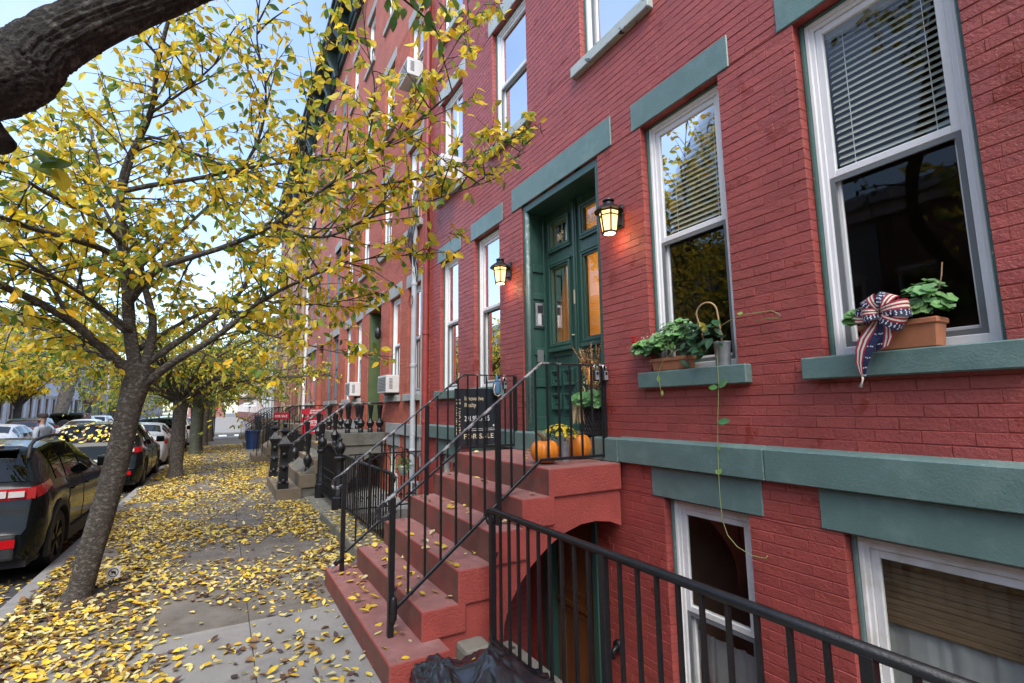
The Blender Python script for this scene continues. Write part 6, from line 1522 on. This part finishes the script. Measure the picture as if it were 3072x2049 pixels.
# ------------------------------------------------------------------ man walking in the road
mat('skin', (.36, .20, .14), .6, .1, 10); mat('jacket', (.27, .30, .34), .85, .15, 12, .2, 60); mat('jacket_dark', (.03, .04, .06), .85, .1, 12); mat('trousers', (.02, .024, .035), .9, .1, 10); mat('hair', (.02, .014, .010), .9, .2, 30); mat('parcel', (.42, .28, .15), .8, .1, 8)
def person(loc, rz):
    t = thing('person', 'man in grey jacket and cap walking in the road holding a parcel', 'person', loc, rz=rz)
    J = {'pelvis': (0, 0, .95, .145, .11), 'waist': (0, 0, 1.10, .15, .105), 'chest': (0, .01, 1.32, .175, .115), 'neck0': (0, .01, 1.48, .085, .075), 'neck': (0, .02, 1.53, .055, .055), 'head0': (0, .035, 1.60, .07, .08), 'head': (0, .03, 1.68, .076, .092), 'crown': (0, .02, 1.755, .055, .065)}
    names = list(J); V_ = [J[k][:3] for k in names]; Rr = [J[k][3:] for k in names]; E_ = [(i, i+1) for i in range(len(names)-1)]
    def chain(start, pts):
        prev = names.index(start)
        for p in pts: V_.append(p[:3]); Rr.append((p[3], p[3])); E_.append((prev, len(V_)-1)); prev = len(V_)-1
    for s in (-1, 1):
        chain('chest', [(s*.17, 0, 1.43, .075), (s*.225, -.02, 1.36, .062), (s*.25, -.05, 1.16, .052), (s*.20, .13, 1.08, .043), (s*.12, .27, 1.10, .033), (s*.10, .33, 1.10, .036)])
        st = .20*s
        chain('pelvis', [(s*.10, 0, .88, .10), (s*.11, st*.6, .70, .085), (s*.11, st*1.1+.03, .50, .062), (s*.11, st*1.0, .28, .055), (s*.11, st*.9-.02, .09, .042), (s*.115, st*.9+.10, .035, .038)])
    me = bpy.data.meshes.new('body'); me.from_pydata(V_, E_, []); o = bpy.data.objects.new('body', me); col.objects.link(o)
    m = o.modifiers.new('skin', 'SKIN'); sk = me.skin_vertices[0].data
    for i, r in enumerate(Rr): sk[i].radius = r
    sk[0].use_root = True
    o.modifiers.new('sub', 'SUBSURF').levels = 2
    dg = bpy.context.evaluated_depsgraph_get(); me2 = bpy.data.meshes.new_from_object(o.evaluated_get(dg)); bpy.data.objects.remove(o)
    for mm in ('jacket', 'trousers', 'skin', 'jacket_dark'): me2.materials.append(M[mm])
    for p in me2.polygons:
        c = p.center; p.use_smooth = True
        p.material_index = 2 if (c.z > 1.535 or (c.y > .25 and c.z > 1.0)) else (1 if c.z < .92 else (3 if (abs(c.x) < .1 and 1.05 < c.z < 1.4 and c.y > .05) else 0))
    link('body', me2, t)
    b = MB(); b.lathe([(.095, 1.70), (.10, 1.735), (.085, 1.785), (.05, 1.81), (.001, 1.815)], (0, .02, 0), 14, sx=.9, sy=1.08); b.box(-.065, .065, .10, .20, 1.715, 1.727); b.build('cap', M['hair'], t, smooth=True, angle=40)
    b = MB(); b.lathe([(.02, 1.555), (.062, 1.575), (.074, 1.62), (.070, 1.645)], (0, .055, 0), 12, cap=False); b.build('beard', M['hair'], t, smooth=True)
    b = MB(); b.lathe([(.012, 0), (.016, .01), (.006, .04)], (0, .115, 1.635), 8); b.build('nose', M['skin'], t, smooth=True)
    for s in (-1, 1):
        b = MB(); b.lathe([(.001, -.012), (.013, 0), (.001, .012)], (s*.032, .104, 1.685), 8); b.build('eye', M['hair'], t, smooth=True)
        b = MB(); b.lathe([(.001, -.03), (.02, 0), (.001, .03)], (s*.08, .02, 1.67), 8, sx=.4); b.build('ear', M['skin'], t, smooth=True)
        for q in range(5):
            a = -.03+q*.015; b = MB(); b.tube([(s*.10-s*.01, .34, 1.085+q*.011), (s*.075, .385-abs(q-2)*.006, 1.085+q*.011), (s*.045, .39-abs(q-2)*.006, 1.09+q*.010)], [.010, .009, .007], 6); b.build('finger', M['skin'], t, smooth=True)
    b = MB(); b.box(-.13, .13, .27, .375, 1.02, 1.15); o = b.build('parcel', M['parcel'], None, bevel=.01); o.location = loc; o.rotation_euler = (0, 0, rz); props(o, 'small brown parcel held in front by the walking man', 'parcel')
person((-3.85, 16.6, ZR), R(65))

# ------------------------------------------------------------------ across the road and the far end
def siding(name, rgb, rgb2):
    m = bpy.data.materials.new(name); m.use_nodes = True; t = m.node_tree; N = t.nodes; L = t.links; p = N['Principled BSDF']
    g = N.new('ShaderNodeNewGeometry'); sp = N.new('ShaderNodeSeparateXYZ'); L.new(g.outputs['Position'], sp.inputs[0])
    mu = N.new('ShaderNodeMath'); mu.operation = 'MULTIPLY'; mu.inputs[1].default_value = 1/.16; L.new(sp.outputs[2], mu.inputs[0]); fr = N.new('ShaderNodeMath'); fr.operation = 'FRACT'; L.new(mu.outputs[0], fr.inputs[0])
    mx = N.new('ShaderNodeMapRange'); mx.inputs[1].default_value = 0; mx.inputs[2].default_value = .14; L.new(fr.outputs[0], mx.inputs[0]); c = N.new('ShaderNodeMix'); c.data_type = 'RGBA'; c.inputs[6].default_value = (*rgb2, 1); c.inputs[7].default_value = (*rgb, 1); L.new(mx.outputs[0], c.inputs[0]); L.new(c.outputs[2], p.inputs['Base Color'])
    b = N.new('ShaderNodeBump'); b.inputs['Strength'].default_value = .5; b.inputs['Distance'].default_value = .03; L.new(fr.outputs[0], b.inputs['Height']); b.invert = True; L.new(b.outputs[0], p.inputs['Normal']); p.inputs['Roughness'].default_value = .7; M[name] = m
siding('siding_white', (.78, .80, .84), (.45, .48, .53)); siding('siding_green', (.42, .52, .36), (.25, .32, .22)); siding('siding_yellow', (.60, .50, .28), (.36, .30, .17)); siding('siding_blue', (.44, .50, .56), (.26, .30, .34)); siding('siding_grey', (.34, .35, .36), (.2, .2, .21))
XH = -13.0
def frame_house(y0, y1, H, m, trim, label, xf=XH, nwin=2):
    t = thing('frame_house', label, 'house', (xf, (y0+y1)/2, 0), 'frame houses across the road')
    b = MB(); b.box(xf-9, xf, y0+.02, y1-.02, -.3, H); b.build('wall', M[m], t)
    b = MB(); b.box(xf, xf+.45, y0+.02, y1-.02, H-.5, H-.05); b.box(xf-.1, xf+.25, y0+.02, y1-.02, H-.9, H-.5); b.build('cornice', M[trim], t, bevel=.04)
    n = max(2, int((y1-y0)/2.0)); 
    for fl, (z0, z1) in enumerate(((1.2, 3.0), (4.2, 6.0), (7.0, 8.5))):
        if z1 > H-.6: continue
        for k in range(n):
            c = y0+(y1-y0)*(k+.5)/n
            if fl == 0 and k == n-1:
                b = MB(); b.box(xf, xf+.06, c-.5, c+.5, .6, 3.0); b.build('door', M['cornice_green'], t); continue
            b = MB(); ring(b, xf+.0, xf+.10, c-.5, c+.5, z0, z1, .12); wn = b.build('window', M[trim], t)
            b = MB(); b.box(xf+.005, xf+.03, c-.38, c+.38, z0+.12, z1-.12); b.build('pane', M['car_glass'], wn)
            b = MB(); b.box(xf, xf+.16, c-.6, c+.6, z1, z1+.18); b.build('lintel', M[trim], wn)
    b = MB()
    for i in range(4): b.box(xf, xf+1.2-.28*i, y1-2.2, y1-.6, -.1+i*.2, .1+i*.2)
    b.build('steps', M['stone_grey'], t)
frame_house(8, 22, 9, 'siding_grey', 'paint_white', 'grey frame house across the road beyond the left edge')
frame_house(22, 45, 8.5, 'siding_white', 'paint_white', 'long white clapboard building across the road on the left')
frame_house(45, 67, 9, 'siding_white', 'paint_white', 'white clapboard house behind the thick pale trunk')
frame_house(67.5, 73.5, 9.2, 'siding_green', 'paint_white', 'pale green frame house across the road')
frame_house(73.5, 79.5, 9.4, 'siding_yellow', 'siding_green', 'yellow frame house between the green and blue ones')
frame_house(79.5, 87, 9.2, 'siding_blue', 'paint_white', 'pale blue frame house across the road')
frame_house(87, 110, 9, 'siding_white', 'paint_white', 'far white frame house right of the blue one')
frame_house(110, 150, 10, 'siding_grey', 'paint_white', 'farthest grey house on the opposite side')
t = thing('evergreen_shrub', 'dark green conical evergreen in front of the blue house', 'shrub', (-11.7, 77, 0))
b = MB(); rg = random.Random(71)
for k in range(1600):
    z = rg.random()**1.2*3.3; r = (1-z/3.4)*.85*rg.uniform(.7, 1.05); a = rg.uniform(0, 6.28); leaf_geo(b, (-11.7+r*math.cos(a), 77+r*math.sin(a), .2+z), (math.cos(a), math.sin(a), .6), (0, 0, 1), .22, .09, jit((.03, .11, .02), rg, .4), rich=False)
b.build('foliage', M['leaf_garden'], t, fix=False, kind='stuff'); b = MB(); b.tube([(-11.7, 77, 0), (-11.7, 77, 1)], .06, 6); b.build('stem', M['bark'], t)
for (x, y, h, lb) in ((-9.9, 62.0, 9, 'pale utility pole across the road by the green house'), (-9.9, 92.0, 9, 'far utility pole across the road'), (-1.35, 47.8, 7, 'steel lamp pole beyond the crossing')):
    t = thing('utility_pole', lb, 'pole', (x, y, 0)); b = MB(); b.tube([(x, y, -.1), (x, y, h)], [.14, .10], 10); b.build('shaft', M['grey_paint'], t, smooth=True); b = MB(); b.box(x-.8, x+.8, y-.06, y+.06, h-.8, h-.65); b.build('crossarm', M['bark_pale'], t)
# stop sign at the corner
ps = at(494, 948, 1, 38.4); xs_ = ps.x
t = thing('stop_sign', 'red octagonal stop sign at the corner behind the trees', 'sign', (xs_, 38.4, 0))
zc = 2.15
b = MB(); b.box(xs_-.035, xs_+.035, 38.43, 38.48, 0, zc+.35); b.build('post', M['iron_black'], t)
b = MB(); b.prism([(xs_+.40*math.cos(R(22.5+45*k)), zc+.40*math.sin(R(22.5+45*k))) for k in range(8)], 'y', 38.39, 38.40); b.build('rim', M['sign_white'], t)
b = MB(); b.prism([(xs_+.375*math.cos(R(22.5+45*k)), zc+.375*math.sin(R(22.5+45*k))) for k in range(8)], 'y', 38.378, 38.389); b.build('plate', M['sign_red'], t)
text('STOP', .30, (xs_, 38.376, zc-.105), FC, M['sign_white'], t, align='CENTER', bold=.006, sx=.9)
b = MB(); b.box(xs_-.22, xs_+.22, 38.38, 38.39, zc-.56, zc-.43); b.build('small_plate', M['sign_red'], t)
text('ALL WAY', .10, (xs_, 38.376, zc-.53), FC, M['sign_white'], t, align='CENTER')
t = thing('one_way_sign', 'white one way sign with street name plate beyond the crossing', 'sign', (1.9, 47.5, 0))
b = MB(); b.box(1.87, 1.93, 47.5, 47.56, 0, 3.0); b.build('post', M['steel'], t); b = MB(); b.box(1.45, 2.35, 47.47, 47.49, 2.05, 2.35); b.build('plate', M['sign_white'], t); text('ONE WAY', .17, (1.9, 47.465, 2.13), FC, M['black_plastic'], t, align='CENTER')
b = MB(); b.box(1.5, 2.3, 47.47, 47.49, 2.65, 2.85); b.build('name_plate', M['green_leaf_trim'], t)
def block(y0, y1, x0, H, m, label, trim='stone_grey'):
    t = thing('corner_building', label, 'building', (x0, (y0+y1)/2, 0)); b = MB(); b.box(x0, x0+9, y0, y1, -.3, H); b.build('wall', M[m], t); b = MB(); b.box(x0-.3, x0+9, y0-.2, y1, H, H+.4); b.build('cornice', M[trim], t)
    n = int((y1-y0)/3)
    for k in range(n):
        for z in np.arange(1.4, H-2, 3.1):
            c = y0+(k+.5)*(y1-y0)/n; b = MB(); ring(b, x0-.06, x0, c-.55, c+.55, z, z+1.7, .12); w_ = b.build('window', M['paint_white'], t); b = MB(); b.box(x0-.03, x0-.001, c-.42, c+.42, z+.12, z+1.58); b.build('pane', M['car_glass'], w_)
    for k in range(3):
        for z in np.arange(1.4, H-2, 3.1):
            c = x0+1.5+k*2.7; b = MB(); b.box(c-.5, c+.5, y0-.05, y0-.001, z, z+1.7); b.build('window', M['car_glass'], t)
block(47.5, 62, 3.6, 9.5, 'stone_grey', 'pale corner building beyond the crossing')
block(62.2, 95, 3.6, 11, 'bricktex_rose', 'rose brick building further beyond the crossing')
block(95.5, 170, 3.6, 10, 'bricktex_brown', 'brown building at the far end of the street')
block(176, 190, -9, 9, 'bricktex_rose', 'pale building closing the end of the street')
simple_fence(3.0, 48, 62, 1.1, 'iron fence in front of the pale corner building')
frame_house(-30, 8, 9, 'bricktex_rose', 'paint_white', 'rose brick house across the road outside the frame')
hz_ = thing('brick_house', 'red brick house behind the camera position', 'house', (W, -8, 0)); b = MB(); b.box(W, W+9, -24, -.06, -1.2, 14); b.build('wall', M['bricktex_red'], hz_)
t = thing('corner_building', 'unseen brick block added far behind the camera to hide the bright horizon', 'building', (-3, -62, 0)); b = MB(); b.box(-30, 20, -70, -60, -.3, 11); b.build('wall', M['bricktex_rose'], t)  # added out of view: blocks the bright horizon that the near car would reflect
# ------------------------------------------------------------------ fallen leaves
LIT = [(.72, .52, .06), (.68, .44, .04), (.74, .62, .22), (.72, .56, .12), (.56, .36, .04), (.60, .52, .24), (.52, .46, .26)]
BRN = [(.20, .11, .05), (.10, .055, .04), (.28, .17, .08), (.07, .04, .04), (.16, .10, .05)]
LITVAR = []
rg = random.Random(123)
for c in LIT*3+BRN*2:
    b = MB(); leaf_geo(b, (0, 0, 0), (0, 1, 0), (0, 0, 1), 1, rg.uniform(.42, .66), c, rg.choice((.05, .2, .45, .8, -.1)), rg.choice((-.35, -.15, 0, .15, .3)))
    b.cur = (.25, .2, .05); b.add([(0, 0, 0), (.012, -.28, .05), (-.012, -.28, .05)], [(0, 1, 2)]); LITVAR.append(b.mesh('fallen_leaf', M['leaf_litter'], fix=False))
def dens(x, y):
    if y > 30: return 12
    d = 95
    if x < -.25: d = 560*min(1, (-.25-x)/.35+.25)
    if y > 5.6: d = max(d, 210)
    if y > 8: d = max(d, 240)
    if x > .95 and y > 5.6: d = max(d, 560)
    if x > .70 and 3.0 < y < 5.6: d = max(d, 260)
    if y < 5.2 and x < -.4: d = max(d, 480)
    if -.25 < x < .9 and y < 4.9: d = 85
    if y > 17: d *= .6
    n = noise.noise(Vector((x*1.3, y*.9, 0)))+.5*noise.noise(Vector((x*3.3, y*2.3, 4)))
    return d*max(.05, 1+2.0*n)
cand = []
for i in range(52000):
    # denser sampling nearer
    y = 1.2+ (rg.random()**1.5)*28; x = rg.uniform(-1.48, 1.60)
    if x > .93 and 3.15 < y < 5.43: continue
    if x > 1.40 and y < 8.6: continue
    if x > .9 and 10.6 < y < 13.2: continue
    if x > .9 and y > 18.6: continue
    if (x+1.0)**2+(y-6.32)**2 < .03: continue
    w_ = 28*1.5*((y-1.2)/28)**(1/3)      # 1/pdf in y up to a constant
    lam = 1.35*dens(x, y)*3.08*w_/52000
    k = int(lam)+(rg.random() < lam-int(lam))
    for _ in range(k): cand.append((x+rg.uniform(-.05, .05), y+rg.uniform(-.05, .05)))
print('litter', len(cand))
def leaf_pose(x, y, z):
    a = rg.uniform(0, 6.28); t = abs(rg.gauss(0, .20)); d = Vector((math.cos(a), math.sin(a), rg.gauss(0, .12)))
    n = Vector((rg.gauss(0, .28), rg.gauss(0, .28), 1)); return Vector((x, y, z+rg.uniform(.003, .018))), d, n, rg.uniform(.048, .084)
def visible(p):
    u = proj(p); return u and 0 < u[0] < 2351 and 0 < u[1] < 1568
# leaves lying on the steps
steps_leaf = []
treads = [(.97, 1.22, 3.22, 5.37, .165, 34), (1.24, 1.49, 3.45, 5.2, .355, 26), (1.51, 1.76, 3.45, 5.2, .575, 14), (1.78, 2.02, 3.5, 5.2, .797, 12), (2.04, 2.28, 3.5, 5.2, 1.01, 9), (2.3, 3.0, 3.5, 5.2, 1.22, 10)]
for x0, x1, y0, y1, z, n in treads:
    for k in range(n):
        yy = y0+(y1-y0)*(rg.random()**.75 if z < .5 else rg.random())
        steps_leaf.append((rg.uniform(x0, x1), yy, z))
for (x, y, z) in steps_leaf:
    p, d, n, L = leaf_pose(x, y, z); o = put_leaf('fallen_leaf', rg.choice(LITVAR[:21] if rg.random() < .8 else LITVAR), p, d, n, L*1.15)
    props(o, 'fallen yellow or brown leaf lying on a tread of the red stoop', 'leaf', 'fallen leaves on the red stoop')
near = sorted((c for c in cand if visible((c[0], c[1], 0)) and c[1] < 7), key=lambda c: c[0]**2+c[1]**2)[:194]
ns = set(near); lit = MB()
for (x, y) in near:
    p, d, n, L = leaf_pose(x, y, 0); o = put_leaf('fallen_leaf', rg.choice(LITVAR), p, d, n, L)
    props(o, 'fallen yellow or brown leaf lying on the near concrete pavement', 'leaf', 'fallen leaves on the near pavement')
for (x, y) in cand:
    if (x, y) in ns: continue
    p, d, n, L = leaf_pose(x, y, 0); s = (1 if y < 12 else 1.2)*(rg.uniform(.45, 1) if rg.random() < .35 else 1)
    c = jit(rg.choice(LIT) if rg.random() < .74 else rg.choice(BRN), rg, .25)
    leaf_geo(lit, p, d, n, L*s, L*s*rg.uniform(.38, .66), c, rg.choice((.05, .2, .4, .7)), rg.choice((-.3, -.1, .05, .2)), rich=y < 9)
# leaves along the kerb, in the gutter and on the coping stones
for k in range(900):
    x, y, z = rg.uniform(-1.95, -1.5), rg.uniform(4, 24), -.10; p, d, n, L = leaf_pose(x, y, z); leaf_geo(lit, p, d, n, L, L*.55, jit(rg.choice(LIT+BRN[:2]), rg), .2, .1, rich=False)
for k in range(330):
    y = rg.uniform(5.5, 8.5); p, d, n, L = leaf_pose(rg.uniform(1.44, 1.84), y, .11); leaf_geo(lit, p, d, n, L, L*.55, jit(rg.choice(LIT+BRN[:1]), rg), .2, .1)
for k in range(25):
    y = rg.uniform(1, 3.2); p, d, n, L = leaf_pose(rg.uniform(1.52, 1.82), y, .10); leaf_geo(lit, p, d, n, L*.7, L*.4, jit(rg.choice(BRN), rg), .2, .1)
for k in range(260):
    p, d, n, L = leaf_pose(rg.uniform(1.9, 3.0), rg.uniform(5.5, 8.6), -2.1); leaf_geo(lit, p, d, n, L, L*.55, jit(rg.choice(LIT+BRN), rg), .2, .1, rich=False)
for k in range(90):
    i = rg.randrange(4); z = (.20, .45, .72, .97)[i]; p, d, n, L = leaf_pose((1.0, 1.4, 1.65, 1.9)[i]+rg.uniform(0, .2), rg.uniform(10.8, 13), z); leaf_geo(lit, p, d, n, L, L*.55, jit(rg.choice(LIT), rg), .2, .1, rich=False)
o = lit.build('leaf_litter', M['leaf_litter'], fix=False); props(o, 'carpet of fallen yellow leaves over pavement and gutter', 'fallen leaves', kind='stuff')
# a few single leaves caught on the rubbish bag
for (x, y, z, c, lb) in ((1.34, 2.84, .215, 4, 'rust coloured leaf on the middle of the big black bag'), (1.50, 2.84, .21, 14, 'pale dry leaf at the railing edge of the big black bag')):
    o = put_leaf('fallen_leaf', LITVAR[c], (x, y, z), (.6, .5, .2), (-.3, -.4, 1), .06); props(o, lb, 'leaf')
# little curb-your-dog sign by the trunk
ps = at(258, 1345, 2, 0)
t = thing('tree_pit_sign', 'tiny square no dogs sign stuck in the leaves by the trunk', 'sign', (ps.x, ps.y, 0))
b = MB(); b.box(ps.x-.055, ps.x+.055, ps.y, ps.y+.006, .07, .18); b.build('plate', M['sign_white'], t, bevel=.002)
b = MB(); b.tube([(ps.x+.038*math.cos(a), ps.y-.001, .125+.038*math.sin(a)) for a in np.linspace(0, 6.28, 21)], .0035, 4, cap=False); b.tube([(ps.x-.027, ps.y-.001, .152), (ps.x+.027, ps.y-.001, .098)], .003, 4); b.build('ring', M['black_plastic'], t)
b = MB(); b.prism([(ps.x-.02, .108), (ps.x-.012, .12), (ps.x-.022, .135), (ps.x-.005, .143), (ps.x+.018, .135), (ps.x+.02, .112), (ps.x+.012, .112), (ps.x+.008, .122), (ps.x-.005, .122), (ps.x-.01, .108)], 'y', ps.y-.0035, ps.y-.001); b.build('dog_shape', M['black_plastic'], t)
b = MB(); b.box(ps.x-.005, ps.x+.005, ps.y+.006, ps.y+.012, -.02, .16); b.build('stake', M['iron_black'], t)
